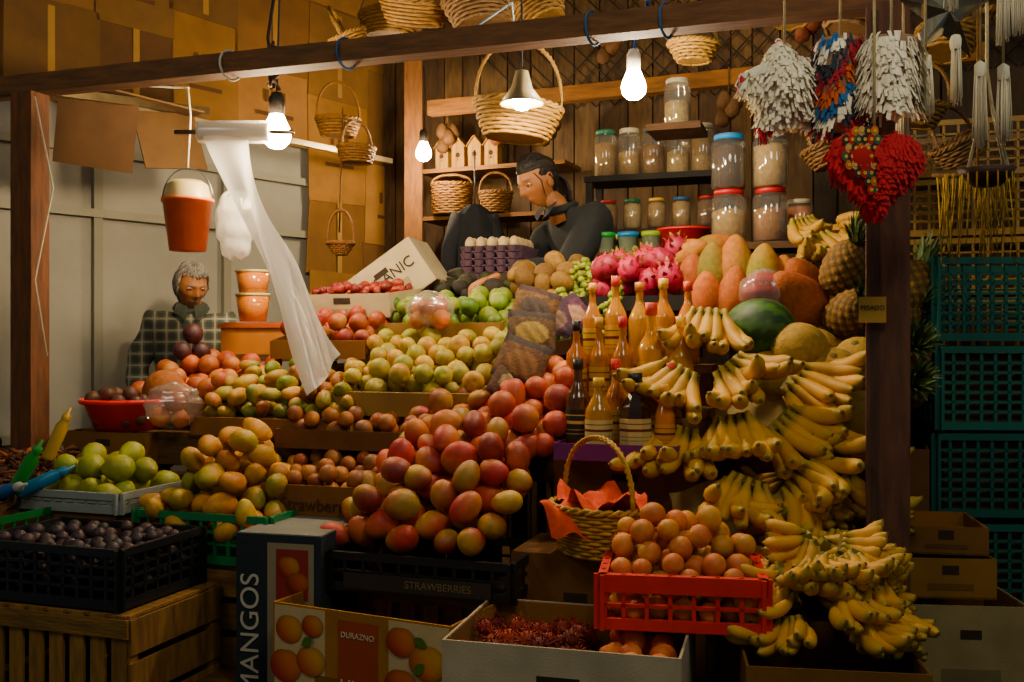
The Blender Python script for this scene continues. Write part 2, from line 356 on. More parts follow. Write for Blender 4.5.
# ------------------------------------------------------------ bulbs
def bulb(name,loc,r=.032,cord=.3,m='bulb',cordc='#2a2420'):
    mb=MB()
    mb.lathe([(1e-3,-r),(r*.5,-r*.87),(r*.87,-r*.5),(r,0),(r*.87,r*.5),(r*.62,r*1.1),(r*.45,r*1.5)],C('#ffffff'),m,18)
    mb.lathe([(r*.46,r*1.4),(r*.55,r*1.5),(r*.55,r*2.6),(r*.35,r*3),(1e-3,r*3)],C('#d8d0c0') if m=='bulbw' else C('#2a2622'),'plastic',14)
    mb.tube([(0,0,r*2.9),(.01,0,r*3+cord*.5),(0,0,r*3+cord)],.004,C(cordc),'rope',5)
    return mb.build(name,loc)
bulb('light_bulb',(-.80,3.4,2.20),.048,.69)
bulb('light_bulb',(.365,3.0,2.26),.038,.12,'bulbw','#3a62b0')
bulb('light_bulb',(-.42,4.75,2.39),.038,.3)
mb=MB(); mb.lathe([(1e-3,.09),(.02,.09),(.03,.045),(.066,0),(.069,0),(.033,.05),(.02,.1),(1e-3,.1)],C('#a89c80'),'plastic',24)
mb.lathe([(1e-3,-.02),(.02,-.015),(.032,.008),(.026,.04),(1e-3,.045)],C('#ffffff'),'bulb',16); mb.tube([(0,0,.09),(0,0,.5)],.004,C('#222222'),'rope'); mb.build('reflector_lamp',(.03,3.06,2.225))
mb=MB()
for k in range(5):
    mb.tube([(random.gauss(0,.015),random.gauss(0,.015),z+random.gauss(0,.01)) for z in np.linspace(.28,.14,7)],.006,C('#3a2c20'),'rope',5)
mb.tube([(0,0,.13),(-.02,0,.3),(.01,0,.5),(-.02,.0,.62),(-.08,0,.72)],.006,C('#241c18'),'rope',6)
mb.build('electric_cable_bundle',(-.81,3.4,2.23))
mb=MB(); mb.lathe([(1e-3,-.12),(.036,-.12),(.038,-.11),(.038,.11),(.036,.12),(1e-3,.12)],C('#eeeeee'),'filmw',20,R=(0,H,0))
mb.lathe([(.03,-.118),(.03,.118)],C('#d8d0bc'),'paper',20,R=(0,H,0))
mb.tube([(-.2,0,0),(.2,0,0)],.008,C('#8a8070'),'metal',8)
P=[]
for s in np.linspace(0,1,30):
    w=.085-.03*s-.03*math.sin(s*3.1)+.02*(s>.7)*(s-.7)/.3; cx=-.02+.37*s**1.1; z=-.02-.76*s-.02*s*s; y=-.035-.2*s
    P.append([(cx+w*t+.012*math.sin(9*s+t*3),y+.02*math.sin(t*5+s*8)*(.3+s),z+.08*t*s+.01*math.sin(12*s)) for t in np.linspace(-.8,.8,12)])
mb.surf(np.array(P),C('#eeeeee'),'filmw',cv=False); mb.build('plastic_bag_roll',(-.93,3.35,2.2),.0)
def crumple(name,loc,r,sc,m,col='#ffffff',amp=.15,rot=0,seed=1):
    rg=np.random.default_rng(seed); th=np.linspace(.02,np.pi-.02,24); ph=np.arange(32)/32*2*np.pi; T,Pp=np.meshgrid(th,ph,indexing='ij')
    rr=1+0*T
    for k in range(9):
        a,b,c=rg.integers(1,7),rg.integers(1,8),rg.uniform(0,6.28); rr+=amp/2.2*np.abs(np.sin(a*T+c)*np.sin(b*Pp+c*2))
    rr/=rr.mean()
    P=np.stack([np.sin(T)*np.cos(Pp)*rr*sc[0],np.sin(T)*np.sin(Pp)*rr*sc[1],np.cos(T)*rr*sc[2]],-1)*r
    mb=MB(); mb.surf(P,C(col),m); return mb.build(name,loc,rot)
crumple('plastic_bag',(-1.0,3.62,1.93),.09,(.8,.5,1.4),'filmw',amp=.3)
mb=MB(); 
mb.lathe([(1e-3,-.17),(.062,-.17),(.085,0),(.09,0),(.09,.012),(.083,.012),(.06,-.16),(1e-3,-.16)],C('#c86c4a'),'plastic',28)
mb.lathe([(.083,.005),(.07,.06),(.05,.075),(.045,.07),(1e-3,.07)],C('#b9ab84'),'plastic',24)
a=np.linspace(0,np.pi,16); mb.tube(np.stack([.088*np.cos(a),0*a,.01+.11*np.sin(a)],1),.003,C('#777777'),'metal',5)
mb.tube([(0,0,.12),(.01,0,.3),(0,0,.4)],.004,C('#c9c0a8'),'rope'); mb.build('hanging_bucket',(-1.135,3.5,1.985))
WK='#8c6e42'
basket('wicker_basket',(.013,3.32,2.17),.1,.15,.11,.22,WK,sy=.75,R=(.0,.08,.3))
basket('wicker_basket',(-.80,4.6,2.44),.07,.1,.08,.17,'#7e5c32',sy=.8,rot=.4)
basket('wicker_basket',(-.70,4.5,2.30),.07,.09,.07,.12,'#6e4e2c',sy=.8,rot=.9)
basket('wicker_basket',(.6,3.3,2.42),.05,.085,.06,.1,WK,sy=.8,rot=.3)
for k,(x,y,z,r) in enumerate([(-.35,3.6,2.64,.13),(-.1,3.5,2.60,.14),(.12,3.75,2.68,.12),(-.5,4.1,2.74,.13),(1.05,3.1,2.45,.12),(1.3,3.0,2.36,.1),(1.28,3.25,2.2,.11),(1.1,3.4,2.1,.1),(.95,3.4,2.62,.12),(1.55,3.0,2.5,.12),(1.5,3.3,2.1,.1),(-.62,3.9,2.62,.1)]):
    basket('wicker_basket',(x,y,z),r*.7,r,r*.7,r*1.2,['#7c5e38','#6a5034','#82643c'][k%3],sy=.85,R=(random.uniform(-.5,.5),random.uniform(-.5,.5),k))
basket('wicker_basket',(-.3,5.0,2.13),.09,.1,.15,.05,'#6c4c2a',sy=.8)
basket('wicker_basket',(-.08,4.93,2.13),.06,.08,.1,.1,'#6c4c2a',sy=.8)
basket('wicker_basket',(-.72,4.2,1.86),.02,.055,.05,.14,'#6a4824',sy=.9)
def birdhouse(x,y):
    mb=MB(); c=C('#9c7a4a'); mb.box((0,0,.06),(.07,.06,.12),c,'wood')
    mb.hexa([(-.035,-.03,.12),(.035,-.03,.12),(.035,.03,.12),(-.035,.03,.12),(-.001,-.03,.165),(.001,-.03,.165),(.001,.03,.165),(-.001,.03,.165)],c,'wood')
    mb.box((-.022,0,.145),(.066,.08,.006),C('#8c6634'),'woodx',R=(0,-.9,0)); mb.box((.022,0,.145),(.066,.08,.006),C('#8c6634'),'woodx',R=(0,.9,0))
    mb.lathe([(1e-3,0),(.013,0)],C('#2a1a0c'),'paper',12,c=(0,-.0315,.08),R=(H,0,0)); mb.tube([(0,-.03,.055),(0,-.05,.055)],.003,C('#a87c40'),'wood'); mb.build('wooden_birdhouse',(x,y,2.37),-.4)
for k in range(4): birdhouse(-.35+k*.085,5.17-k*.035)
# ------------------------------------------------------------ jars and bottles
def jar(loc,r,h,content,lid,fill=.75):
    mb=MB(); mb.lathe([(1e-3,.002),(r*.9,.002),(r,.012),(r,h*.82),(r*.8,h*.92),(r*.8,h*.97)],C('#ffffff'),'glass',22)
    mb.lathe([(1e-3,.006),(r*.93,.008),(r*.93,h*fill),(r*.6,h*fill+.008),(1e-3,h*fill+.01)],C(content),'matte',20)
    mb.lathe([(r*.82,h*.9),(r*.86,h*.9),(r*.86,h-.004),(r*.8,h),(1e-3,h)],C(lid),'plastic',20); return mb.build('glass_jar',loc)
cont=['#907248','#a88c5c','#806038','#b49e74','#987e54','#a0845a','#6a4c2c']
def shelf(name,cx,cy,z,w,d,col,legs=None,rot=ROT):
    mb=MB(); mb.box((0,0,-.0125),(w,d,.025),C(col),'woodx')
    if legs:
        for x in(-1,1):
            for y in(-1,1): mb.box((x*(w/2-.02),y*(d/2-.02),-.0125-legs/2),(.03,.03,legs-.03),C(col),'wood')
    return mb.build(name,(cx,cy,z),rot)
shelf('black_shelf',.64,4.32,2.21,.62,.22,'#1c1814',legs=1.69)
shelf('wooden_shelf',.64,4.32,1.98,.58,.18,'#2c2018')
for k in range(5): jar((.41+k*.1,4.38-k*.033,2.21),.05,.21,cont[k],['#3d6e58','#c8c0a8','#5a6a70','#3c6d9a','#b8b0a0'][k],[.7,.5,.6,.45,.7][k])
for k in range(5): jar((.42+k*.1,4.35-k*.034,1.98),.04,.13,cont[(k+2)%7],['#a02820','#2f6a48','#c9a23a','#3c5f86','#a02820'][k],.8)
shelf('wooden_shelf',.93,3.62,1.85,.46,.24,'#4a3420',legs=.27)
for k,(x,y) in enumerate([(.785,3.62),(.925,3.58)]):
    jar((x,y,1.85),.063,.195,['#987e54','#886240'][k],'#982028',.6); jar((x,y,2.045),.063,.2,['#3a2a1c','#a8906a'][k],['#3878b0','#a8a498'][k],.75)
jar((.62,3.75,2.30),.05,.18,'#a8946a','#b0a894',.5); shelf('wooden_shelf',.62,3.75,2.30,.2,.2,'#4a3420')
jar((1.04,3.62,1.85),.05,.16,'#a5651e','#b0a894',.8)
for k,(x,y,c1) in enumerate([(.37,3.98,'#3f8a4c'),(.46,3.96,'#2f6fa0'),(.55,3.93,'#8aa03a'),(.41,4.07,'#d9c078')]):
    mb=MB(); mb.lathe([(1e-3,0),(.035,0),(.04,.06),(.043,.06),(.043,.08),(1e-3,.08)],np.array([C('#98a490')]*3+[C(c1)]*3),'plastic',20); mb.build('plastic_food_tub',(x,y,1.85))
shelf('wooden_shelf',.5,4.0,1.85,.42,.2,'#4a3420',legs=.27)
mb=MB(); mb.lathe([(1e-3,0),(.08,0),(.1,.07),(.105,.07),(.105,.08),(.095,.08),(.077,.01),(1e-3,.01)],C('#b02c28'),'plastic',28,sc=(1,.8,1)); mb.build('red_tub',(.67,3.9,1.86),ROT)
def bottle(loc,r,h,liq,cap,label=None,shape=0,neck=.36):
    mb=MB(); l=C(liq); sq=shape==2
    b=h*(1-neck)*.88
    prof=[(1e-3,0),(r*.92,0),(r,.008),(r,b*.95),(r*.93,b+.004),(r*.68,b+.022),(r*.42,b+.04),(r*.33,b+.055),(r*.31,h*.94)]
    mb.lathe(prof,l,'liquid',8 if sq else 24,smooth=not sq)
    mb.lathe([(r*.36,h*.88),(r*.42,h*.885),(r*.42,h),(1e-3,h)],C(cap),'plastic',14)
    if label:
        mb.lathe([(r*1.015,b*.2),(r*1.02,b*.22),(r*1.02,b*.76),(r*1.015,b*.78)],C(label),'paper',8 if sq else 24,smooth=not sq)
        a0=C('#c9a870') if label in('#1a1614','#7a1c14','#2a2018') else C('#5a2c18')
        for z0,z1 in((.5,.56),(.66,.68),(.3,.31),(.38,.39)): mb.lathe([(r*1.03,b*z0),(r*1.03,b*z1)],a0,'paper',8 if sq else 24)
    return mb.build('liquor_bottle',loc,random.uniform(0,.3))
bt=[(.185,2.80,1.20,.036,.25,'#4a2a12','#1a1614','#2a2018',0),(.235,2.71,1.20,.037,.20,'#a87c1c','#caa84a','#c0b080',0),(.33,2.67,1.20,.044,.215,'#2a1608','#141210','#b8a478',2),
 (.405,2.65,1.20,.027,.185,'#b87408','#c79a3a','#c08810',0),(.288,2.78,1.2,.031,.25,'#a87010','#b8302a','#b89c50',0),(.372,2.75,1.2,.030,.23,'#b87808','#c79a3a','#c08c10',0),(.436,2.75,1.2,.03,.24,'#b87c08','#c04a20','#c09018',0),
 (.19,2.95,1.31,.030,.25,'#a06408','#1a1614','#b08828',0),(.255,2.93,1.31,.030,.26,'#a8700c','#c79a3a','#b89430',0),(.32,2.89,1.31,.031,.26,'#a06c0c','#b8302a','#b89428',0),(.40,2.87,1.31,.042,.30,'#c08c0c','#c04a20','#c89c14',0),(.48,2.84,1.31,.036,.26,'#c08c0c','#d8b03a','#c09010',0),
 (.25,3.1,1.43,.030,.25,'#b0780c','#d8a030','#b89830',0),(.32,3.08,1.43,.034,.27,'#b88410','#c04a20','#c09828',0),(.39,3.06,1.43,.034,.25,'#bc8c10','#b87a2a',None,0),(.46,3.04,1.43,.036,.26,'#b8800c','#d8b03a','#c09828',0),(.53,3.01,1.43,.034,.25,'#b8780c','#c04a20','#b88c10',0)]
for x,y,z,r,h,l,c,lb,sh in bt: bottle((x,y,z),r,h,l,c,lb,sh)
shelf('wooden_shelf',.36,2.90,1.31,.44,.12,'#5a3a22',legs=.11); shelf('wooden_shelf',.39,3.07,1.43,.46,.14,'#5a3a22',legs=.23)
mb=MB(); c=C('#5c2656'); mb.box((0,0,.003),(.33,.19,.006),c,'plastic')
for s in(-1,1): mb.box((0,s*.095,.02),(.33,.005,.045),c,'plastic'); mb.box((s*.165,0,.02),(.005,.19,.045),c,'plastic')
mb.build('purple_tray',(.30,2.72,1.185),ROT)
cardbox('cardboard_box',.34,2.81,1.0,.40,.22,.18,'#6a4828',lid=True)
cardbox('cardboard_box',.36,2.82,.6,.40,.22,.395,'#6e4c2c')
# ------------------------------------------------------------ front boxes
cardbox('cardboard_box',.14,2.22,.62,.5,.36,.25,'#a89c86',rot=-.26,inner='#7a5a34'); 
heap('rambutan_pile',.045,2.235,.28,.33,.72,lambda x,y:.14+0*x,.024,t_rambutan(),cf(['#7a2a24','#5c1c1a','#883a2c','#6a3026']),'matte',rot=-.26,maxn=190)
heap('apricot_pile',.275,2.17,.18,.32,.70,lambda x,y:.16+0*x,.027,t_round(),cf(['#c87c10','#c47410'],['#b04a14'],.3),'fruit',rot=-.26,maxn=120)
b=cardbox('fruit_carton',-.283,2.51,.6,.5,.36,.26,'#94693a',rot=-.45)
mb=MB()
mb.box((-.17,-.1805,.13),(.15,.0008,.25),C('#b8a482'),'paper'); mb.box((0,-.1822,.13),(.11,.001,.22),C('#8c4426'),'paper')
mb.box((.165,-.1805,.13),(.16,.0008,.25),C('#b8a482'),'paper'); mb.box((.251,0,.13),(.001,.34,.24),C('#98703c'),'paper')
def blob(cx,cz,r,c1,c2,y):
    n=24; a=np.arange(n)/n*2*np.pi; P=[];K=[]
    for s in (.02,.35,.6,.8,1):
        P.append(np.stack([cx+r*s*np.cos(a)*1.05,np.full(n,y),cz+r*s*np.sin(a)*.92*(1-.08*np.exp(-((a-1.57)/.3)**2))],1))
        t=np.clip(.5+.7*s*np.cos(a-.7),0,1)[:,None]; K.append((C(c1)*t+C(c2)*(1-t))*(1-.45*s**3))
    mb.surf(np.array(P),np.array(K),'paper')
for i,(x,z,r,c1,c2) in enumerate([(-.2,.2,.038,'#c89428','#a04818'),(-.13,.215,.03,'#c08428','#983c18'),(-.21,.11,.045,'#c07820','#903418'),(-.135,.13,.04,'#cc9c30','#a85020'),(-.18,.04,.035,'#c08024','#983c18'),(.12,.21,.038,'#c07820','#983818'),(.19,.17,.046,'#cc9c30','#a85820'),(.12,.11,.042,'#c07024','#883014'),(.2,.07,.04,'#c88c28','#a04c18')]): blob(x,z,r,c1,c2,-.1828-.0003*i)
for lx,lz,la in ((-.16,.165,.6),(.155,.225,-.5),(-.1,.05,.3),(.155,.14,.8)):
    mb.surf(np.array([[(lx+math.cos(la)*t*.04-math.sin(la)*sd*.012*math.sin(math.pi*t),-.1868,lz+math.sin(la)*t*.04+math.cos(la)*sd*.012*math.sin(math.pi*t)) for sd in(-1,1)] for t in np.linspace(0.02,.98,7)]),C('#4c6430'),'paper',cv=False)
mb.build('printed_label',parent=b)
text(b,'HMC',.045,(0,-.184,.07),(H,0,0),C('#c8bca0')); text(b,'DURAZNO',.019,(0,-.184,.2),(H,0,0),C('#c8bca0'))
b=cardbox('produce_carton',-.56,2.74,.5,.24,.34,.50,'#1b2228',rot=-.25,inner='#2c4a5a')
mb=MB(); mb.box((0,0,.501),(.235,.335,.004),C('#6e6e68'),'card'); mb.box((.035,-.1712,.30),(.13,.001,.36),C('#887e68'),'paper'); mb.box((.04,-.172,.40),(.09,.001,.13),C('#782c24'),'paper')
blob(.03,.42,.03,'#b8802a','#883020',-.1735); blob(.055,.38,.03,'#a8602a','#782820',-.174); mb.box((.04,-.172,.2),(.09,.001,.1),C('#5a6a3a'),'paper'); mb.build('printed_label',parent=b)
text(b,'MANGOS',.075,(-.055,-.1725,.24),(H,-H,0),C('#b8b4a4'))
cardbox('cardboard_box',.2,2.62,.6,.34,.26,.36,'#6a4a2c',lid=True)
basket('wicker_basket',(.215,2.52,.966),.105,.14,.12,.17,'#b0884c',sy=.75,rot=-1.0,ns=26,rings=13,cloth='#c85820')
mb=MB(); P=[]
for s in np.linspace(0,1,8): P.append([(-.07+.1*t+.02*s,-.01*math.sin(t*6)-.12*s*(.4+.6*t),.01*math.sin(t*9+s*4)-.07*s*s-.0*t) for t in np.linspace(0,1,12)])
mb.surf(np.array(P),C('#c85820'),'cloth',cv=False); mb.build('orange_napkin',(.13,2.5,1.098),.3)
crate('red_plastic_crate',.385,2.27,.875,.35,.26,.12,'#c04024',rot=-.16,nv=7,nh=2,th=.009,rimh=.038)
heap('apricot_pile',.385,2.27,.335,.25,.885,lambda x,y:.27*(1-.3*x**2)*np.clip(.85-.3*y**2+.25*y,0,1),.0265,t_round(),cf(['#c88c0c','#c08c0e','#c07c0c'],['#b86410'],.25),rot=-.16,maxn=420)
crate('black_plastic_crate',-.19,2.64,.86,.50,.3,.1,'#1a1614',nv=10,nh=2)
mb=MB(); mb.box((0,-.1585,.03),(.4,.002,.04),C('#2a2018'),'card'); mb.build('crate_label',parent=bpy.data.objects['black_plastic_crate']); text(bpy.data.objects['black_plastic_crate'],'STRAWBERRIES',.026,(.06,-.160,.022),(H,0,0),C('#6a5c44'))
woodcrate('wooden_crate',-.14,2.76,.6,.4,.26,.255)
mcol=cf(['#bc7c14','#ac8a20','#b86414','#a48424'],['#9c3214','#842a16','#a83c14','#7c3016'],.52,.75)
heap('mango_pile',-.17,2.81,.56,.64,1.08,lambda x,y:.05+.17*np.clip((1-np.abs(x-.08))/.55,.0,1)*np.clip((1.05-np.abs(y))/.35,.45,1),.038,t_mango(),mcol,'fruit',sx=.1,sy=.48,ori='rand',maxn=480)
heap('peach_pile',.07,2.98,.30,.46,1.25,lambda x,y:.17+0*x,.037,t_round(),cf(['#c07014','#b85e12','#c07c14'],['#a44414','#943814'],.5),'fruit',sx=.05,sy=.42,maxn=150)
b=cardbox('cardboard_box',.68,2.18,.6,.36,.36,.24,'#6c4c2c',rot=-.15); text(b,'GUAYABAS',.04,(0,-.184,.12),(H,0,0),C('#3a2414'))
# ------------------------------------------------------------ bananas
def banana_bunch(mb,o,R,L,rad,n,layers=2,fan=.2,sp=.75,yel='#c49a06'):
    ss=np.array([0,.08,.16,.26,.38,.5,.62,.74,.84,.91,.96,1.]); pr=np.interp(ss,[0,.1,.2,.38,.8,.91,.96,1],[.36,.36,.8,1,.95,.6,.3,.24])
    yc=C(yel); br=C('#5a4414'); gr=C('#8a8a14')
    for l in range(layers):
        k=n-l
        for i in range(k):
            a=(i-(k-1)/2)*fan+random.gauss(0,.08); Lc=L*random.uniform(.85,1.06)*(1-.07*l); th0=-.6-.25*l+random.gauss(0,.1); tt=1.5+random.gauss(0,.15)
            p=np.array([(i-(k-1)/2)*rad*sp,0,l*rad*1.3]); pts=[p]; tw=random.gauss(0,.12)+a*.25; s0=0
            for s in ss[1:]:
                th=th0+tt*s; dl=Lc*(s-s0); s0=s; aa=a-tw*s; dd=np.array([math.sin(aa)*math.cos(th),-math.cos(aa)*math.cos(th),math.sin(th)]); p=p+dd*dl; pts.append(p)
            pts=np.array(pts)@R.T+np.array(o); jc=random.uniform(.8,1.1)
            cl=np.array([(yc*jc if s<.88 else yc*.5+gr*.45) if .2<=s<.97 else (br if s>=.97 else yc*.45+gr*.4) for s in ss])
            mb.tube(pts,pr*rad*random.uniform(.92,1.06),cl,'banana',9)
    w=n*rad*sp*.7; mb.box(tuple(np.array(o)),(w,rad*1.3,rad*1.8),C('#6a6420'),'banana',R=tuple(Matrix(R.tolist()).to_euler()))
def Rm(yaw,pitch,roll=0): return np.array(Matrix.Rotation(yaw,3,'Z')@Matrix.Rotation(pitch,3,'X')@Matrix.Rotation(roll,3,'Y'))
mb=MB()
for k in range(50):
    a=random.uniform(0,6.28); rr=math.sqrt(random.random()); x=rr*math.cos(a)*.155; y=rr*math.sin(a)*.16
    top=.88+.17*(1-rr**2)
    yaw=math.atan2(x,-y)*.6+random.gauss(0,.6)
    banana_bunch(mb,(x,y,top),Rm(yaw,.35+random.gauss(0,.25)+.15*rr,random.gauss(0,.5)),.112,.0155,5,2,.3,.9,'#c89a06')
mb.build('baby_banana_pile',(.70,2.25,0),-.15)
mb=MB()
for k in range(13):
    x=random.uniform(-.10,.10); y=random.uniform(-.12,.12); banana_bunch(mb,(x,y,1.04+y*.5+.03*random.random()),Rm(random.gauss(0,.8),.5,random.gauss(0,.6)),.115,.0155,6,2,.3,.9)
mb.build('baby_banana_pile',(.77,2.52,0),-.15)
cardbox('cardboard_box',.72,2.56,.6,.34,.3,.4,'#7c5a36',rot=-.3)
mb=MB()
bl=[(.57,2.90,1.57,-.05,.5,.3),(.46,2.76,1.41,-.5,.4,.6),(.60,2.74,1.42,.55,.3,-.7),(.79,2.78,1.39,.8,.35,-.6),
 (.45,2.68,1.25,-.45,.55,.6),(.59,2.66,1.28,.1,.5,-.3),(.73,2.68,1.28,.6,.35,-.7),(.86,2.68,1.25,.9,.4,.3),
 (.60,2.57,1.13,-.4,.6,.6),(.74,2.57,1.15,.4,.4,-.7),(.87,2.62,1.13,.9,.6,.3)]
for x,y,z,yw,pt,rl in bl: banana_bunch(mb,(x,y,z),Rm(yw+random.gauss(0,.25),pt,rl+random.gauss(0,.25)),.215,.0225,6,2,.19,.95)
mb.build('banana_bunches')
mb=MB(); P=[]
for v in np.linspace(-1,1,16): P.append([(.23*u,.24*v,.17*v+.012*math.sin(u*9+v*5)+.008*math.sin(v*17+u*13)) for u in np.linspace(-1,1,20)])
mb.surf(np.array(P),C('#a09068'),'paper',cv=False); mb.build('paper_packing',(.66,2.80,1.16),ROT)
mb=MB(); P=[]
for v in np.linspace(0,1,12): P.append([(.19*u+.01*math.sin(v*9),-.01*v+.015*math.sin(u*7+v*4),-.22*v-.02*math.sin(u*5)) for u in np.linspace(-1,1,20)])
mb.surf(np.array(P),C('#a8986c'),'paper',cv=False); mb.build('newspaper_sheet',(.60,2.60,1.12),-.2)
cardbox('cardboard_box',.62,2.76,.6,.4,.2,.4,'#6e4c2c')
mb=MB()
for x,y,z,yw in [(1.0,3.3,1.83,.2),(1.08,3.28,1.8,-.3),(.98,3.4,1.9,.6),(1.12,3.35,1.86,0)]: banana_bunch(mb,(x,y,z),Rm(yw,.5,random.gauss(0,.5)),.18,.019,7,2,.18,.9,'#a88410')
mb.build('banana_bunches')
def melon(x,y,z,r,col='#b9975c'):
    th=np.linspace(.02,np.pi-.02,20); ph=np.arange(40)/40*2*np.pi;T,Pp=np.meshgrid(th,ph,indexing='ij'); rr=1+(.025*(np.abs(np.sin(Pp*5))-.6))*np.sin(T)
    P=np.stack([np.sin(T)*np.cos(Pp)*rr,np.sin(T)*np.sin(Pp)*rr,np.cos(T)*rr*1.05],-1)*r
    mb=MB(); mb.surf(P,C(col)*random.uniform(.85,1.1),'matte'); mb.lathe([(1e-3,r*1.06),(.01,r*1.055),(.012,r*1.03)],C('#6a5a2c'),'matte',8)
    mb.build('cantaloupe_melon',(x,y,z),R=(random.uniform(0,6),random.uniform(-1,1),random.uniform(0,6)))
for x,y,z,r in [(.82,2.85,1.475,.078),(.905,2.82,1.40,.08),(.745,2.88,1.40,.075),(1.0,2.88,1.43,.08),(.96,2.79,1.285,.078),(1.03,2.83,1.27,.078),(.9,2.98,1.46,.078),(1.0,2.98,1.37,.08)]: melon(x,y,z,r,'#a0844e')
melon(-1.19,3.42,1.33,.07,'#885426')
mb=MB()
P=lathe(prof_sphere(24,0,1.2),48); K=np.zeros(P.shape)
for j in range(48):
    t=.5+.5*math.sin(j/48*2*math.pi*8)
    for i in range(24): tt=1 if t+.35*math.sin(i*2.1+j*1.3)>.55 else 0; K[i,j]=C('#1e3a1a')*(1-tt)+C('#446232')*tt
mb.surf(P*.09,K,'fruit'); mb.build('watermelon',(.725,2.93,1.535),R=(H,.3,.9))
mb=MB(); tp=t_papaya(); pc=cf(['#b07008','#a86408','#ac780c'],['#98520c','#7c7418'],.4)
for x,y,z,yaw,pit,s in [(.61,3.42,1.69,.1,.25,.064),(.68,3.38,1.72,-.2,.2,.066),(.75,3.36,1.74,.1,.1,.068),(.83,3.32,1.71,.3,.2,.066),(.64,3.28,1.63,-.3,.4,.06),(.72,3.25,1.64,.2,.3,.06),(.60,3.5,1.80,.9,1.2,.056),(.70,3.52,1.82,1.6,1.3,.056),(.88,3.06,1.63,-1.0,1.05,.072),(.80,3.18,1.62,-.6,.9,.062),(.94,3.2,1.68,-.8,.9,.066),(.8,3.42,1.66,1.2,1.3,.06),(.9,3.36,1.68,.2,.3,.064)]:
    put(mb,tp,(x,y,z),Rm(yaw,pit+random.gauss(0,.05)),s,pc,'matte')
mb.build('papaya_pile')
crumple('wrapped_papaya',(.77,3.05,1.65),.063,(1.1,.8,.95),'fruit','#983410',.12,seed=4)
crumple('plastic_wrap',(.77,3.05,1.65),.07,(1.1,.85,1.0),'film','#ffffff',.12,seed=9)
def pineapple(loc,R,s=1.):
    mb=MB(); nz=40;nf=48; th=np.linspace(.02,np.pi-.02,nz); ph=np.arange(nf)/nf*2*np.pi;T,Pp=np.meshgrid(th,ph,indexing='ij')
    bump=np.abs(np.sin(Pp*5+T*8))*np.abs(np.sin(Pp*5-T*8)); rr=1+.13*bump
    rr2=np.sin(T)**.75
    P=np.stack([rr2*np.cos(Pp)*rr*.06,rr2*np.sin(Pp)*rr*.06,np.cos(T)*.09*(1+.02*bump)],-1)
    K=C('#403216')*(1-bump[...,None])+C('#8c6a2c')*bump[...,None]; mb.surf(P,K,'matte')
    for k in range(34):
        a=k*2.4; f=k/34; o=np.array([math.cos(a),math.sin(a),0]); tg=np.array([-math.sin(a),math.cos(a),0]); L=.07+.06*f; sp=(1-f)*.9+.1; Pq=[]
        for t in np.linspace(0,1,5):
            c=np.array([0,0,.08])+o*(.012+L*sp*t*.8)+np.array([0,0,L*(t*(1.1-.5*sp*t))]); w=.011*(1-t**1.5)+.0005; Pq.append([c-tg*w,c-o*.002,c+tg*w])
        mb.surf(np.array(Pq),C('#4c5838')*random.uniform(.7,1.2),'fruit',cv=False)
    ob=mb.build('pineapple',loc,R=R); ob.scale=(s,s,s)
for x,y,z,R in [(1.0,3.02,1.72,(.5,.3,0)),(1.11,3.12,1.69,(.4,-.3,1)),(1.0,2.98,1.58,(1.0,.5,0)),(1.14,3.0,1.56,(.9,.2,1)),(1.19,2.99,1.66,(.6,0,2)),(1.06,3.05,1.50,(1.2,.3,0)),(1.17,2.96,1.46,(1.2,-.3,0)),(1.15,2.93,1.36,(1.3,-.2,0))]: pineapple((x,y,z),R,.98)
cardbox('cardboard_box',1.06,3.12,1.2,.30,.30,.2,'#6a5030'); cardbox('cardboard_box',.98,2.86,.87,.28,.22,.32,'#62482c'); cardbox('cardboard_box',1.1,3.05,.6,.34,.36,.26,'#5a4028'); cardbox('cardboard_box',1.1,3.05,.87,.3,.3,.32,'#5a4028')
# ------------------------------------------------------------ left-lower
crate('black_plastic_crate',-1.13,2.67,.84,.48,.33,.15,'#191a1c',nv=11,nh=4)
heap('plum_pile',-1.13,2.67,.46,.31,.855,lambda x,y:.14+0*x,.019,t_ball(),cf(['#281820','#1e1218','#342024']),'fruit',maxn=700)
woodcrate('wooden_crate',-1.1,2.66,.52,.5,.36,.315); woodcrate('wooden_crate',-1.1,2.66,.2,.5,.36,.31); woodcrate('wooden_crate',-1.1,2.66,0,.5,.36,.195,vert=False)
woodcrate('wooden_crate',-.80,2.92,.6,.4,.28,.275,vert=False)
crate('green_plastic_crate',-.82,2.93,.88,.44,.3,.14,'#28704a',nv=10,nh=3)
ym=cf(['#c89414','#c08a10','#bc9618','#b48e1c'],['#b07410','#8c8a20'],.25)
heap('yellow_mango_pile',-.82,2.98,.48,.44,.96,lambda x,y:.09+.21*np.clip((1-np.abs(x))/.8,.1,1)*np.clip((1-np.abs(y))/.7,.3,1),.038,t_mangol(),ym,'fruit',sy=.2,ori='fwd',maxn=260)
b=cardbox('cardboard_box',-.51,2.96,.6,.36,.28,.49,'#6c4828'); text(b,'Strawberry',.05,(0,-.143,.42),(H,0,0),C('#3a2010'))
heap('guava_pile',-.51,2.97,.36,.28,1.04,lambda x,y:.12+.03*y,.026,t_round(),cf(['#a06c20','#905a20','#a8762c'],['#783c1c','#644020'],.4),'fruit',maxn=260)
heap('guava_pile',-.42,3.10,.56,.22,1.2,lambda x,y:.09+0*x,.027,t_round(),cf(['#a06c20','#905a20','#986420'],['#783c1c','#643c1c'],.5),'fruit',maxn=200,tray='#5e4026',rim=.03)
crate('white_plastic_tray',-1.27,3.08,1.0,.4,.3,.06,'#8c908c',nv=10,nh=2)
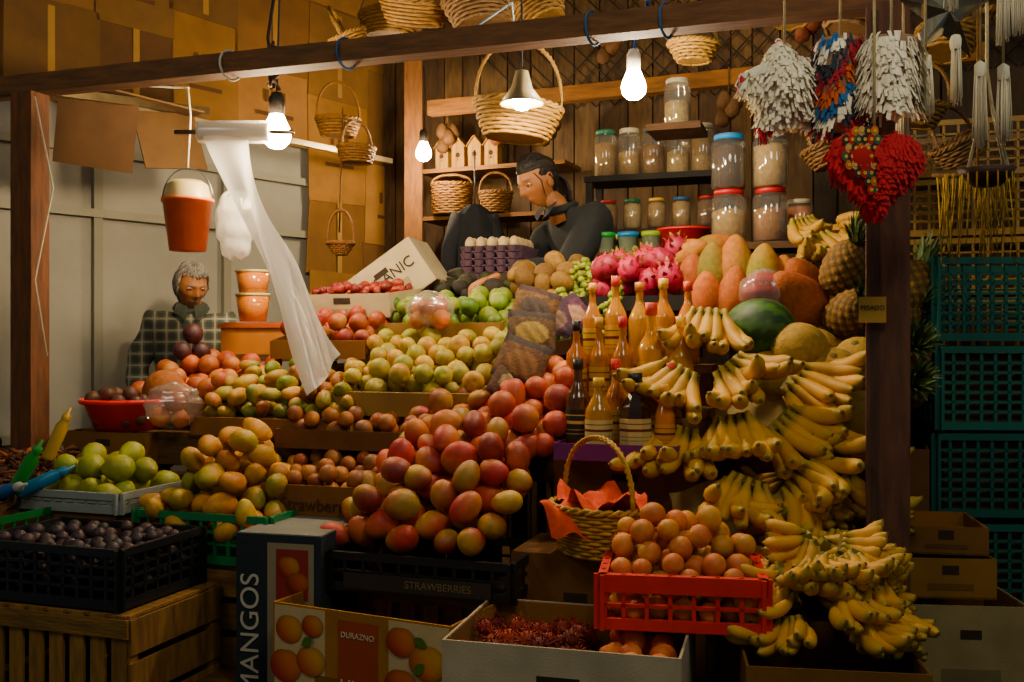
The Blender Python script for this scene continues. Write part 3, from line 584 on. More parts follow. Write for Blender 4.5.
heap('pear_pile',-1.26,3.1,.38,.3,1.01,lambda x,y:.06+.12*np.clip((1-np.abs(x))/.6,.1,1)*np.clip((1-np.abs(y))/.7,.3,1),.039,t_pear(),cf(['#848c34','#909440','#767e30'],['#98903c'],.3),'fruit',ori='lay',maxn=80)
cardbox('cardboard_box',-1.27,3.08,.6,.36,.28,.4,'#6e4c2c')
cardbox('cardboard_box',-1.3,3.42,1.2-.12,.32,.28,.12,'#6a4a2a')
mb=MB(); mb.lathe([(1e-3,0),(.1,0),(.135,.085),(.15,.09),(.155,.1),(.147,.106),(.132,.097),(.096,.012),(1e-3,.012)],C('#d8442c'),'plastic',36); mb.build('red_plastic_basin',(-1.31,3.4,1.2))
heap('passion_fruit_pile',-1.31,3.4,.23,.23,1.21,lambda x,y:.13*((x**2+y**2)<1.05),.025,t_round(),cf(['#4c3028','#3c2622','#543628'],['#5c3c28'],.2),'fruit',maxn=90)
crumple('produce_net_bag',(-1.1,3.25,1.29),.085,(1.1,.8,.85),'film','#ffffff',.15,seed=6)
heap('orange_pile',-1.1,3.25,.15,.13,1.22,dome(.13),.03,t_round(),cf(['#b87414','#b06814']),'fruit',maxn=14)
heap('passion_fruit_pile',-1.15,3.62,.14,.14,1.43,dome(.12),.035,t_round(),cf(['#3e2020']),'fruit',maxn=5)
heap('dried_chile_pile',-1.62,3.12,.36,.34,1.06,lambda x,y:.1+0*x,.011,t_chile(),cf(['#5a3420','#4a2a18','#6a3c20','#3c2418']),'matte',ori='lay',sy=.35,tray='#5a4028',maxn=420,fs=1.0)
cardbox('cardboard_box',-1.62,3.1,.6,.34,.3,.40,'#5a4028')
def squeeze(x,y,z,c,cc,R):
    mb=MB(); mb.lathe([(1e-3,0),(.018,0),(.02,.01),(.02,.11),(.012,.13),(.012,.14)],C(c),'plastic',16); mb.lathe([(.014,.135),(.014,.15),(.006,.155),(.004,.175),(1e-3,.176)],C(cc),'plastic',12); mb.build('squeeze_bottle',(x,y,z),R=R)
squeeze(-1.46,2.93,1.06,'#267a3c','#267a3c',(.2,.5,.3)); squeeze(-1.45,3.12,1.13,'#a88a2a','#a88a2a',(0,.4,.2)); squeeze(-1.54,2.9,1.04,'#2a4c78','#909090',(.3,1.25,.0)); squeeze(-1.46,2.95,1.05,'#2a6488','#2a6488',(.3,1.1,.6))
crate('green_plastic_crate',-1.56,2.9,.84,.34,.3,.17,'#1f5a34',nv=8,nh=3); woodcrate('wooden_crate',-1.6,2.93,.5,.4,.3,.33)
# ------------------------------------------------------------ mid tiers
T3='#785428'
heap('small_mango_pile',-.72,3.30,.56,.3,1.26,lambda x,y:.14+.02*y,.031,t_mangol(),cf(['#b08818','#a88018','#908420','#a88c24'],['#98601c','#687420'],.35),'fruit',sy=.22,ori='fwd',tray=T3,maxn=330,rim=.03)
heap('peach_pile',-1.08,3.54,.46,.34,1.32,lambda x,y:.11+0*x,.035,t_round(),cf(['#b07020','#a86220','#b07a28'],['#904018','#98481c'],.45),'fruit',sy=.25,tray=T3,maxn=150)
heap('yellow_apple_pile',-.27,3.28,.54,.42,1.375,lambda x,y:.115+0*x,.033,t_apple(),cf(['#b0981c','#a4921e','#b49c24','#9c9020'],['#90902c','#ac801c'],.3),'fruit',sy=.36,tray='#8a7048',maxn=300,rim=.045)
heap('red_apple_pile',-.62,3.62,.36,.32,1.50,lambda x,y:.11+0*x,.034,t_apple(),cf(['#985418','#9c6820'],['#7c2c18','#84321a'],.65),'fruit',sy=.2,tray=T3,maxn=130,rim=.035)
heap('green_apple_pile',-.22,3.66,.48,.32,1.565,lambda x,y:.11+0*x,.034,t_apple(),cf(['#5c7420','#687c24','#506a1e','#708228'],['#84883a'],.25),'fruit',sy=.25,tray='#7a5e38',maxn=190,rim=.04)
heap('lime_pile',.04,3.52,.22,.32,1.49,lambda x,y:.12+0*x,.03,t_egg(),cf(['#566628','#64702c','#6c6a36']),'fruit',sy=.35,tray=T3,maxn=100)
heap('avocado_pile',-.1,3.93,.4,.3,1.63,lambda x,y:.13+0*x,.036,t_pear(),cf(['#2a281a','#32361e','#221c16']),'matte',sy=.3,ori='lay',tray=T3,maxn=110)
heap('mamey_pile',.13,3.75,.28,.34,1.66,lambda x,y:.15+.02*x,.038,t_egg(),cf(['#765c36','#684e2e','#846840']),'matte',sy=.4,tray=T3,maxn=80)
heap('grape_pile',.29,3.53,.28,.42,1.60,lambda x,y:.11+.05*np.sin(x*4+1)*np.cos(y*5),.0125,t_ball(),cf(['#7e8a36','#88943e','#6e7e30'],['#949450'],.2),'fruit',sx=.15,sy=.5,tray='#5a4028',maxn=1200,K=40)
heap('pitaya_pile',.45,3.45,.34,.28,1.66,lambda x,y:.17+0*x,.042,t_pitaya(),pcol,'fruit',sy=.3,ori='up',maxn=60)
mb=MB(); c=C('#1c1a18'); mb.box((0,0,.005),(.36,.3,.01),c,'plastic')
for s in(-1,1): mb.box((0,s*.15,.025),(.36,.006,.05),c,'plastic'); mb.box((s*.18,0,.025),(.006,.3,.05),c,'plastic')
mb.build('black_tray',(.45,3.46,1.60),ROT)
shelf('wooden_shelf',.45,3.5,1.6,.4,.3,'#4a3420',legs=.16)
cardbox('cardboard_box',-.57,3.82,1.60,.4,.28,.09,'#a89a80',R=(.12,0,-.4))
heap('strawberry_pile',-.57,3.82,.37,.25,1.62,lambda x,y:.11+0*x,.018,t_pear(),cf(['#782818','#682018','#84361c']),'fruit',sy=.12,rot=-.4,maxn=330)
b=cardbox('printed_produce_box',-.40,3.97,1.64,.34,.26,.2,'#a89c82',R=(0,-.6,-.2)); text(b,'ORGANIC',.06,(0,-.133,.1),(H,0,0),C('#1c1a18'))
mb=MB()
for l in range(6):
    mb.box((0,0,l*.028),(.24,.24,.006),C('#4c3a48'),'card')
    for k in range(5):
        for s in(-1,1):
            mb.lathe([(.016,-.014),(.024,.01)],C('#4c3a48'),'card',8,c=(-.095+k*.0475,s*.115,l*.028+.012)); 
            mb.lathe([(.016,-.014),(.024,.01)],C('#4c3a48'),'card',8,c=(s*.115,-.095+k*.0475,l*.028+.012))
te=t_egg()
for i in range(5):
    for j in range(5): put(mb,te,(-.095+i*.0475,-.095+j*.0475,.175),np.eye(3),.021,cf(['#c0b090','#bca884'],jit=.04),'fruit')
mb.build('egg_trays',(-.05,4.12,1.72),ROT)
shelf('wooden_table',-.06,4.1,1.7,.34,.30,'#5a4028',legs=1.18)
def packet(loc,w,h,c1,c2,c3,R):
    mb=MB(); nu,nv=22,24
    for side in(-1,1):
        P=[[( (u-.5)*w, side*(.02*math.sin(math.pi*u)**.6*math.sin(math.pi*v)**.6)+.002*math.sin(u*23+v*17), (v-.5)*h) for u in np.linspace(0,1,nu)] for v in np.linspace(0,1,nv)]
        K=np.array([[(C(c2) if (v>.8 or v<.1) else (C(c1)*random.uniform(.3,1.3) if (u-.5)**2/.12+(v-.42)**2/.07>1 else C(c3))) for u in np.linspace(0,1,nu)] for v in np.linspace(0,1,nv)])
        mb.surf(np.array(P),K,'matte',cv=False)
    mb.build('snack_packet',loc,R=R)
packet((.03,2.98,1.44),.15,.15,'#5a3a1c','#201412','#6a4a2c',(-.55,.35,-.1)); packet((.06,3.07,1.53),.15,.14,'#4c361c','#1c1414','#8a7448',(-.5,.1,.1)); packet((.075,3.16,1.61),.14,.13,'#64482c','#2c161c','#3a302c',(-.5,.3,-.1))
packet((.19,3.3,1.585),.13,.15,'#48223a','#2c162c','#907060',(-.7,-.5,.2)); packet((.0,2.95,1.37),.13,.13,'#4a2e1c','#381816','#887858',(-.5,.6,.2)); packet((.13,3.2,1.57),.12,.14,'#3c2238','#241428','#786458',(-.6,-.2,.1))
crumple('plastic_wrap',(-.28,3.42,1.61),.085,(1,.8,.7),'film','#ffffff',.12,seed=12)
heap('orange_pile',-.28,3.43,.16,.15,1.54,dome(.13),.032,t_round(),cf(['#b87414','#b06814']),'fruit',maxn=16)
mb=MB()
for z,h in((0,.1),(.1,.09)): 
    mb.lathe([(1e-3,z),(.05,z),(.065,z+h),(.063,z+h),(1e-3,z+h*.97)],C('#c07c14'),'liquid',24); mb.lathe([(.0655,z+h-.002),(.068,z+h),(.066,z+h+.008),(1e-3,z+h+.006)],C('#b8a880'),'plastic',24)
mb.build('juice_cups',(-1.0,3.86,1.575)); 
mb=MB(); mb.box((0,0,.05),(.3,.18,.1),C('#a8702c'),'plastic'); mb.box((0,0,.107),(.32,.2,.014),C('#985428'),'plastic'); mb.box((0,0,.117),(.28,.16,.008),C('#985428'),'plastic'); mb.build('orange_food_container',(-.95,3.88,1.45),-.1)
shelf('wooden_table',-.97,3.9,1.45,.5,.3,'#5a4028',legs=.92)
# ------------------------------------------------------------ right side
for k,z in enumerate([1.5,1.24,.985,.72,.46,.2]):
    crate('green_plastic_crate',1.53+.01*(k%2),3.1,z,.56,.38,.245,['#20544a','#265a50','#1e4c44'][k%3],rot=-.05,nv=14,nh=7,th=.009)
woodcrate('wooden_crate',1.53,3.1,0,.56,.38,.195,rot=-.05,vert=False)
for k in range(4): cardbox('cardboard_box',1.53,3.1,[.46,.72,.985,1.24][k]+.015,.5,.33,.2,'#4a3e2c',rot=-.05,lid=True)
cardbox('cardboard_box',1.10,2.6,.86,.22,.24,.1,'#7a5a34',rot=-.1); cardbox('cardboard_box',1.11,2.62,.965,.2,.24,.07,'#6a4c2c',rot=-.2)
cardbox('cardboard_box',1.14,2.6,.6,.28,.3,.25,'#887a5c',rot=-.1); cardbox('cardboard_box',1.14,2.6,.3,.3,.3,.295,'#6a4c2c',rot=-.1); cardbox('cardboard_box',1.14,2.6,0,.3,.3,.295,'#6a4c2c',rot=-.1)
for k in range(4): crate('yellow_plastic_crate',1.75,3.85,1.45+k*.22,.5,.35,.21,'#806428',rot=-.3,nv=10,nh=5)
for k in range(6): crate('green_plastic_crate',1.75,3.85,k*.241,.5,.35,.235,'#1a3c30',rot=-.3,nv=10,nh=5)
mb=MB(); mb.box((0,0,0),(.062,.003,.062),C('#a88a58'),'card'); t=mb.build('price_tag',(.865,2.40,1.575),ROT); text(t,'PESADO',.015,(0,-.003,0),(H,0,0),C('#2a1c14'))
# ------------------------------------------------------------ pinatas
def strips(mb,pts,L,wd=.0035,m='paper',out0=(.2,.7)):
    for b,o,c in pts:
        tg=np.cross(o,[0,0,1.]); nn=np.linalg.norm(tg); tg=np.array([1,0,0]) if nn<.05 else tg/nn
        out=random.uniform(*out0); l=L*random.uniform(.7,1.2); sw=random.gauss(0,.25)
        P=[[b+o*(.003+l*out*t)+tg*l*sw*t-np.array([0,0,l*t*(.4+.6*t)])+tg*(s*wd*(1-.2*t)) for s in(-1,1)] for t in(0,.5,1)]
        mb.surf(np.array(P),c*random.uniform(.85,1.12),m,cv=False)
Wt=C('#f4ecd8'); hang=lambda mb,z0,z1: mb.tube([(0,0,z0),(0,0,z1)],.003,C('#a09070'),'rope')
mb=MB(); mb.lathe(prof_sphere(14)*.06,Wt,'paper',20); pts=[]
for k in range(900):
    o=rng.normal(size=3); o/=np.linalg.norm(o); pts.append((o*.06,o,Wt))
for k in range(5):
    a=k*2*math.pi/5+math.pi/2+.15; d=np.array([math.cos(a),0,math.sin(a)]); u=np.array([-math.sin(a),0,math.cos(a)])
    mb.tube([d*.04,d*.07,d*.105],[.04,.03,.004],Wt,'paper',12)
    for j in range(190):
        t=random.random(); b=random.uniform(0,6.28); o=u*math.cos(b)+np.array([0,math.sin(b),0]); pts.append((d*(.05+.05*t)+o*(.038*(1-t)+.003),o*.8+d*.5,Wt if t<.93 else C('#b83048')))
for k in range(5):
    a=k*2*math.pi/5+math.pi/2+.15
    for j in range(12):
        q=np.array([.105*math.cos(a),0,.105*math.sin(a)]); mb.tube([q,q+np.array([random.gauss(0,.006),random.gauss(0,.006),-.02]),q+np.array([random.gauss(0,.01),random.gauss(0,.01),-.05])],.0016,C('#a8283a') if a>3.5 else Wt,'paper',3)
strips(mb,pts,.024,.0045,out0=(.3,.9)); hang(mb,.09,.25); mb.build('star_pinata',(.635,2.33,2.10))
def slabp(name,loc,wx,wz,cfun,L=.022,n=1100):
    mb=MB(); pr=[(1e-3,-wz),(wx*.8,-wz),(wx,-wz*.8),(wx,wz*.8),(wx*.8,wz),(1e-3,wz)]; mb.lathe(pr,C('#8a7060'),'paper',20,sc=(1,.65,1)); pts=[]
    for k in range(n):
        a=random.uniform(0,6.28); z=round(random.uniform(-wz,wz)/.012)*.012; o=np.array([math.cos(a),.65*math.sin(a),0]); pts.append((o*wx*(1 if abs(z)<wz*.8 else .9)+np.array([0,0,z]),o,cfun(a,z)))
    strips(mb,pts,L,.004); hang(mb,wz,.28); return mb.build(name,loc)
def c2(a,z):
    k=int((math.sin(a*2)+z*20)*1.5+7)%5; return [Wt,C('#3a6290'),C('#b86028'),C('#98303a'),C('#2c3038')][k]
slabp('pinata',(.755,2.30,2.09),.058,.105,c2); slabp('pinata',(.85,2.24,2.10),.062,.08,lambda a,z:Wt,.026)
mb=MB(); ta=np.linspace(0,2*np.pi,60,endpoint=False)
def hp_(t,s): return np.array([.1*np.sin(t)**3*s, .0, .0062*(13*np.cos(t)-5*np.cos(2*t)-2*np.cos(3*t)-np.cos(4*t))*s])
P=[]
for s,y in ((.02,-.045),(.5,-.042),(.85,-.03),(1,0),(.85,.03),(.5,.042),(.02,.045)): P.append([hp_(t,s)+np.array([0,y,0]) for t in ta])
mb.surf(np.array(P),C('#98202c'),'paper'); pts=[]
for k in range(2200):
    t=random.uniform(0,6.28); s=math.sqrt(random.random()); side=-1 if random.random()<.7 else 1; p=hp_(t,s); y=side*.046*math.sqrt(max(0,1-s**2.2)); p[2]=round(p[2]/.011)*.011
    if side<0 and p[0]<-.015 and s<.9: continue
    pts.append((p+np.array([0,y,0]),np.array([p[0]*3,side*.8,p[2]*2]),C('#a42a34')))
strips(mb,pts,.02,.0038)
for k in range(9):
    for j in range(7):
        x=-.085+j*.013+.006*(k%2); z=-.075+k*.018
        if x>-.008 or (x/.088)**2+((z-.02)/.085)**2>.95 or (z<0 and -x>.075+z*.8): continue
        cc=[C('#b87028'),C('#2c2428'),C('#b89870'),C('#a83424'),C('#2c2428'),C('#2f5a4a')][(k+2*j)%6]
        mb.lathe([(1e-3,.0),(.009,0)],cc,'paper',10,c=(x,-.047+abs(x)*.18,z),R=(H,0,0),sc=(1,1.2,1),smooth=False); mb.lathe([(1e-3,0),(.004,0)],C('#d0b070'),'paper',8,c=(x,-.0485+abs(x)*.18,z),R=(H,0,0))
hang(mb,.05,.4); mb.build('heart_pinata',(.79,2.18,1.88),.1)
mb=MB(); n=10; P=[[(0,-.03,0)]*n]+[[( (.12 if k%2==0 else .045)*math.sin(k*math.pi/5),0,(.12 if k%2==0 else .045)*math.cos(k*math.pi/5)) for k in range(n)]]+[[(0,.03,0)]*n]
mb.surf(np.array(P,float),C('#c8c0b0'),'foil',smooth=False); mb.tube([(0,0,.11),(0,0,.25)],.002,C('#a09070'),'rope')
mb.build('tinsel_star',(.99,2.3,2.25),.1)
def tassel(loc,L,n=40,col='#e8e0ca',top=.3,r=.013):
    mb=MB(); mb.tube([(0,0,0),(0,0,top)],.003,C('#a09070'),'rope'); mb.lathe([(1e-3,.01),(r,0),(r,-.02),(r*.8,-.03)],C(col),'paper',10)
    for k in range(n):
        a=random.uniform(0,6.28); s=random.random()*r; mb.tube([(s*math.cos(a),s*math.sin(a),-.01),(1.3*s*math.cos(a),1.3*s*math.sin(a),-L*.5),(1.5*s*math.cos(a),1.5*s*math.sin(a),-L*random.uniform(.85,1))],.0015,C(col)*random.uniform(.8,1.05),'paper',3)
    mb.build('paper_tassel',loc)
for x,y,z,l in [(.93,2.25,2.14,.14),(1.02,2.3,2.2,.16),(1.1,2.35,2.15,.2),(1.13,2.3,2.13,.18),(.99,2.25,2.38,.14),(1.08,2.2,2.33,.18),(1.16,2.3,2.36,.16),(.9,2.3,2.05,.1)]: tassel((x,y,z),l)
mb=MB(); mb.lathe([(1e-3,-.03),(.03,-.028),(.055,-.005),(.065,.012),(.06,.012),(.05,-.003),(1e-3,-.02)],C('#3a2620'),'wicker',24)
for k in range(4):
    a=k*H+.4; mb.tube([(.06*math.cos(a),.06*math.sin(a),.01),(.015*math.cos(a),.015*math.sin(a),.16),(0,0,.25),(0,0,.6)],.004,C('#b8ac90'),'rope',5)
for k in range(16):
    a=k*.39; mb.tube([(.058*math.cos(a),.058*math.sin(a),0),(.06*math.cos(a),.06*math.sin(a),-.05)],.0025,C('#a08440'),'rope',3)
mb.build('hanging_planter_bowl',(1.14,2.4,1.9))
mb=MB()
for k in range(60): 
    x=random.uniform(-.12,.12); mb.tube([(x,random.gauss(0,.02),.0),(x+random.gauss(0,.01),random.gauss(0,.02),-random.uniform(.12,.26))],.002,C('#88702c'),'paper',3)
mb.tube([(-.13,0,0),(.13,0,0)],.006,C('#6a4a24'),'wood'); mb.tube([(0,0,0),(0,0,.6)],.003,C('#6a4a24'),'rope'); mb.build('yellow_fringe_garland',(1.35,2.9,1.98))
def cord(pts,r,col): 
    mb=MB(); mb.tube(pts,r,C(col),'rope',5); mb.build('hanging_cord')
cord([(-1.75,3.75,2.5),(-1.35,3.6,2.42),(-1.13,3.5,2.385)],.004,'#c8c0a8')
cord([(-.1,2.83,2.39),(.0,3.1,2.55),(.013,3.3,2.5)],.003,'#8aa0b0'); cord([(.365,3.0,2.47),(.37,2.8,2.41),(.36,2.64,2.40)],.005,'#3a62b0')
cord([(-.76,4.5,2.55),(-.76,4.4,1.98),(-.72,4.2,2.05)],.004,'#6a5030'); cord([(-1.56,3.27,2.3),(-1.5,3.27,2.0),(-1.56,3.27,1.7),(-1.52,3.27,1.45)],.003,'#c8c0a8')
crumple('dark_coat',(-1.95,3.55,1.85),.16,(.7,.5,1.7),'cloth','#14161c',.3,seed=21)
mb=MB(); P=[]
for s in np.linspace(0,1,18):
    n=36; a=np.arange(n)/n*2*np.pi; w=.03+.08*min(1,s/.18)**.6+.02*s; rr=w*(1+.1*np.sin(a*5+s*6)*s+.06*np.sin(a*9+2)); P.append(np.stack([rr*np.cos(a),rr*.5*np.sin(a),np.full(n,-.55*s)],1))
mb.surf(np.array(P),C('#16181c'),'cloth')
for sd in(-1,1): mb.tube([(sd*.07,0,-.05),(sd*.115,-.02,-.2),(sd*.125,-.03,-.45)],[.04,.038,.034],C('#1c1e24'),'cloth',12)
mb.tube([(0,0,0),(0,0,.25)],.004,C('#888888'),'metal'); mb.build('hanging_jacket',(-.17,4.55,2.12),.2)
# ------------------------------------------------------------ PEOPLE
def skin(name,nodes,edges,root,assign,mats,parent,sub=2):
    me=bpy.data.meshes.new(name); me.from_pydata([n[:3] for n in nodes],edges,[]); ob=bpy.data.objects.new(name,me); scene.collection.objects.link(ob)
    md=ob.modifiers.new('Skin','SKIN'); md.use_smooth_shade=True
    for i,n in enumerate(nodes):
        r=n[3]; sv=me.skin_vertices[0].data[i]; sv.radius=(r,n[4] if len(n)>4 else r); sv.use_root=(i==root)
    s=ob.modifiers.new('Sub','SUBSURF'); s.levels=sub; s.render_levels=sub
    dg=bpy.context.evaluated_depsgraph_get(); nm=bpy.data.meshes.new_from_object(ob.evaluated_get(dg)); ob.modifiers.clear(); ob.data=nm
    nm.materials.clear()
    for m in mats: nm.materials.append(m)
    for p in nm.polygons: p.use_smooth=True; p.material_index=assign(p.center)
    if name=='clothed_body':
        for v in nm.vertices:
            c=v.co; k=.006*math.sin(c.z*38+c.x*14)+.005*math.sin(c.x*45+c.z*22+c.y*30); v.co=c+v.normal*k
    ob.parent=parent; return ob
def plain(name,col,rough=.9): return mat(name,rough,.2,30,.4,150,col=tuple(C(col)))
def plaid(name,c1,c2,c3):
    m=bpy.data.materials.new(name); m.use_nodes=True; nt=m.node_tree;N=nt.nodes;L=nt.links; b=N['Principled BSDF']; b.inputs['Roughness'].default_value=.95
    tc=N.new('ShaderNodeTexCoord')
    col=N.new('ShaderNodeRGB'); col.outputs[0].default_value=(*C(c1),1); prev=col.outputs[0]
    for ax,cc in (('X',c2),('Z',c2),('X',c3),('Z',c3)):
        w=N.new('ShaderNodeTexWave'); w.bands_direction=ax; w.inputs['Scale'].default_value=6.5; w.inputs['Distortion'].default_value=.5; w.inputs['Phase Offset'].default_value=0 if cc==c2 else 3.1; L.new(tc.outputs['Object'],w.inputs['Vector'])
        g=N.new('ShaderNodeMath'); g.operation='GREATER_THAN'; g.inputs[1].default_value=.5 if cc==c2 else .93; L.new(w.outputs['Fac'],g.inputs[0])
        h=N.new('ShaderNodeMath'); h.operation='MULTIPLY'; h.inputs[1].default_value=.5 if cc==c2 else .5; L.new(g.outputs[0],h.inputs[0])
        mx=N.new('ShaderNodeMix'); mx.data_type='RGBA'; L.new(h.outputs[0],mx.inputs[0]); L.new(prev,mx.inputs[6]); mx.inputs[7].default_value=(*C(cc),1); prev=mx.outputs[2]
    L.new(prev,b.inputs['Base Color']); return m
def head(parent,loc,R,skincol,haircol,female,moust=False,beardc=None,scale=.93):
    def hp(T,Pp,off=0):
        x=np.sin(T)*np.sin(Pp); y=-np.sin(T)*np.cos(Pp); z=np.cos(T)
        X=x*.072;Y=y*.093;Z=z*.115
        low=np.clip((-.005-Z)/.1,0,1); X*=1-.36*low**1.3; Y=np.where(Y>0,Y*(1-.45*low),Y*(1-.12*low))
        f=np.clip(-y,0,1)**2
        G=lambda cx,cz,sx,sz:np.exp(-((X-cx)/sx)**2-((Z-cz)/sz)**2)*f
        Y-=.022*G(0,-.03,.012,.015)+.014*G(0,-.008,.008,.025)+.007*G(0,.022,.05,.01)+.007*G(0,-.062,.02,.005)+.007*G(0,-.073,.017,.005)+.01*G(0,-.1,.022,.014)+.006*G(.042,-.028,.018,.016)+.006*G(-.042,-.028,.018,.016)
        Y+=.012*G(.03,.004,.015,.011)+.012*G(-.03,.004,.015,.011)+.004*G(.028,-.06,.01,.02)+.004*G(-.028,-.06,.01,.02)
        P=np.stack([X,Y,Z],-1)
        if off: 
            nrm=P/np.linalg.norm(P,axis=-1,keepdims=True); P=P+nrm*off
        return P
    th=np.linspace(.02,np.pi-.02,70); ph=np.linspace(0,2*np.pi,84,endpoint=False);T,Pp=np.meshgrid(th,ph,indexing='ij')
    P=hp(T,Pp); mb=MB(); sk=C(skincol); K=np.tile(sk,(70,84,1)).astype(float)
    fr=(P[...,1]<0)
    lip=np.exp(-(P[...,0]/.022)**4-((P[...,2]+.068)/.007)**4)*fr; K=K*(1-lip[...,None]*.6)+C('#7a3a30')*lip[...,None]*.6
    ck=(np.exp(-((np.abs(P[...,0])-.04)/.018)**2-((P[...,2]+.03)/.02)**2)*fr)[...,None]*.35; K=K*(1-ck)+C('#a05a40')*ck
    for s in(-1,1):
        eb=np.exp(-((P[...,0]-s*.03)/.018)**4-((P[...,2]-.024)/.005)**2)*fr; K=K*(1-eb[...,None]*.8)+C(haircol)*eb[...,None]*.8
        es=np.exp(-((P[...,0]-s*.03)/.018)**2-((P[...,2]-.0)/.012)**2)*fr; K=K*(1-es[...,None]*.35)
    if moust:
        mo=np.exp(-(P[...,0]/.03)**4-((P[...,2]+.055)/.007)**2)*fr+.4*np.exp(-(P[...,0]/.03)**4-((P[...,2]+.1)/.018)**2)*fr; mo=np.clip(mo,0,1); K=K*(1-mo[...,None]*.7)+C(beardc or haircol)*mo[...,None]*.7
    mb.surf(P,K,'skin')
    for s in(-1,1):
        mb.lathe(prof_sphere(8)*.0115,C('#c8c0b4'),'gloss',12,c=(s*.03,-.0705,.003)); mb.lathe(prof_sphere(6)*.0055,C('#1c100a'),'gloss',10,c=(s*.03,-.0795,.0))
        tt=np.linspace(-1,1,9); mb.tube([(s*.03+.015*t,-.0825+.006*t*t,.006-.005*t*t) for t in tt],.0042,sk*.75,'skin',5); mb.tube([(s*.03+.014*t,-.081+.006*t*t,-.006+.004*t*t) for t in tt],.0022,sk*.85,'skin',5)
        mb.lathe(prof_sphere(8),sk*.92,'skin',12,c=(s*.071,.008,-.008),sc=(.009,.018,.03),R=None)
        mb.tube([(s*(.073+.008*math.sin(a)),.008+.016*math.cos(a),-.005+.028*math.sin(a)) for a in np.linspace(-1.4,4,14)],.004,sk*.95,'skin',5)
    hl=.055 if female else .07
    Ph=hp(T,Pp,.008); fy=P[...,1]
    line=np.where(fy<-.02, hl, np.where(fy<.02, hl-(fy+.02)/.04*(hl+.02), -.06))
    drop=(P[...,2]<line)
    Ph=np.where(drop[...,None],P*.93,Ph)
    mb.surf(Ph,C(haircol)*.8,'hair')
    def sp(th_,ph_,off): return hp(np.array([[th_]]),np.array([[ph_]]),off)[0,0]
    if female:
        bun=np.array([0,.1,-.01])
        for k in range(190):
            ph0=random.uniform(-1.75,1.75); th0=math.acos(max(-1,min(1,(hl+.006 if abs(ph0)<1.2 else .02)/.115)))+random.uniform(-.12,.02)
            a=sp(th0,ph0,.007); pts=[a]
            for t in (.2,.4,.6,.8):
                q=a*(1-t)+bun*t; q=q/np.linalg.norm(q); lat=math.acos(max(-1,min(1,q[2]))); lon=math.atan2(q[0],-q[1]); pts.append(sp(lat,lon,.010+random.gauss(0,.0015)))
            pts.append(bun+rng.normal(size=3)*.01); mb.tube(pts,[.0025,.0035,.004,.004,.004,.003],C(haircol)*random.uniform(.7,1.6),'hair',4)
        for k in range(60): 
            x0=random.gauss(0,.018); z1=random.uniform(-.14,-.22); mb.tube([(x0*.7,.09,.0),(x0,.118,-.04),(x0*1.2,.115,-.1),(x0*1.4+random.gauss(0,.008),.1+random.gauss(0,.008),z1)],[.006,.007,.006,.002],C(haircol)*random.uniform(.7,1.6),'hair',5)
        for s in(-1,1): mb.tube([(s*.056,-.05,.045),(s*.070,-.035,.005),(s*.066,-.035,-.04),(s*.058,-.03,-.075)],[.002,.0025,.002,.001],C(haircol),'hair',5)
    else:
        for k in range(620):
            ph0=random.uniform(-3.14,3.14); lo=.072 if abs(ph0)<1.15 else (-.005 if abs(ph0)<1.9 else -.06); zt=random.uniform(lo,.113); th0=math.acos(zt/.115)
            a=sp(th0,ph0,.007); b=sp(min(th0+.25,2.4),ph0*(1.08 if abs(ph0)<1.5 else 1),.010+random.random()*.003); c_=sp(min(th0+(.45 if abs(ph0)>1.1 else .25),2.4),ph0*(1.12 if abs(ph0)<1.5 else 1)+random.gauss(0,.04),.009+random.random()*.006)
            if c_[1]<-.045 and c_[2]<.06: c_=b*1.0+np.array([0,.004,.004])
            mb.tube([a,b,c_],[.002,.0025,.001],C(haircol)*random.uniform(.5,1.5),'hair',4)
    ob=mb.build('head',loc,R=R,parent=parent); ob.scale=(scale,)*3; return ob
def hand(parent,loc,R,col,side,curl=.9):
    nodes=[(0,0,0,.024,.018),(0,-.04,0,.026,.014),(0,-.075,0,.03,.012)]; edges=[(0,1),(1,2)]
    Ls=[.07,.08,.075,.058]
    for f in range(4):
        x=(-.03+f*.02)*side*-1; base=len(nodes); nodes.append((x,-.085,0,.0095)); edges.append((2,base)); y,z,th=-.085,0,.25
        for k,fr in enumerate((.45,.3,.25)):
            y-=Ls[f]*fr*math.cos(th); z-=Ls[f]*fr*math.sin(th); th+=curl*.55; nodes.append((x*1.15,y,z,.0085-.001*k)); edges.append((len(nodes)-2,len(nodes)-1))
    b=len(nodes); s=side; nodes+=[(s*.03,-.03,-.005,.012),(s*.05,-.055,-.015,.01),(s*.055,-.085,-.02,.008)]; edges+=[(1,b),(b,b+1),(b+1,b+2)]
    m=plain('hand_skin',col,.5); ob=skin('hand',nodes,edges,0,lambda c:0,[m],parent,sub=1); ob.location=loc; ob.rotation_euler=R; return ob
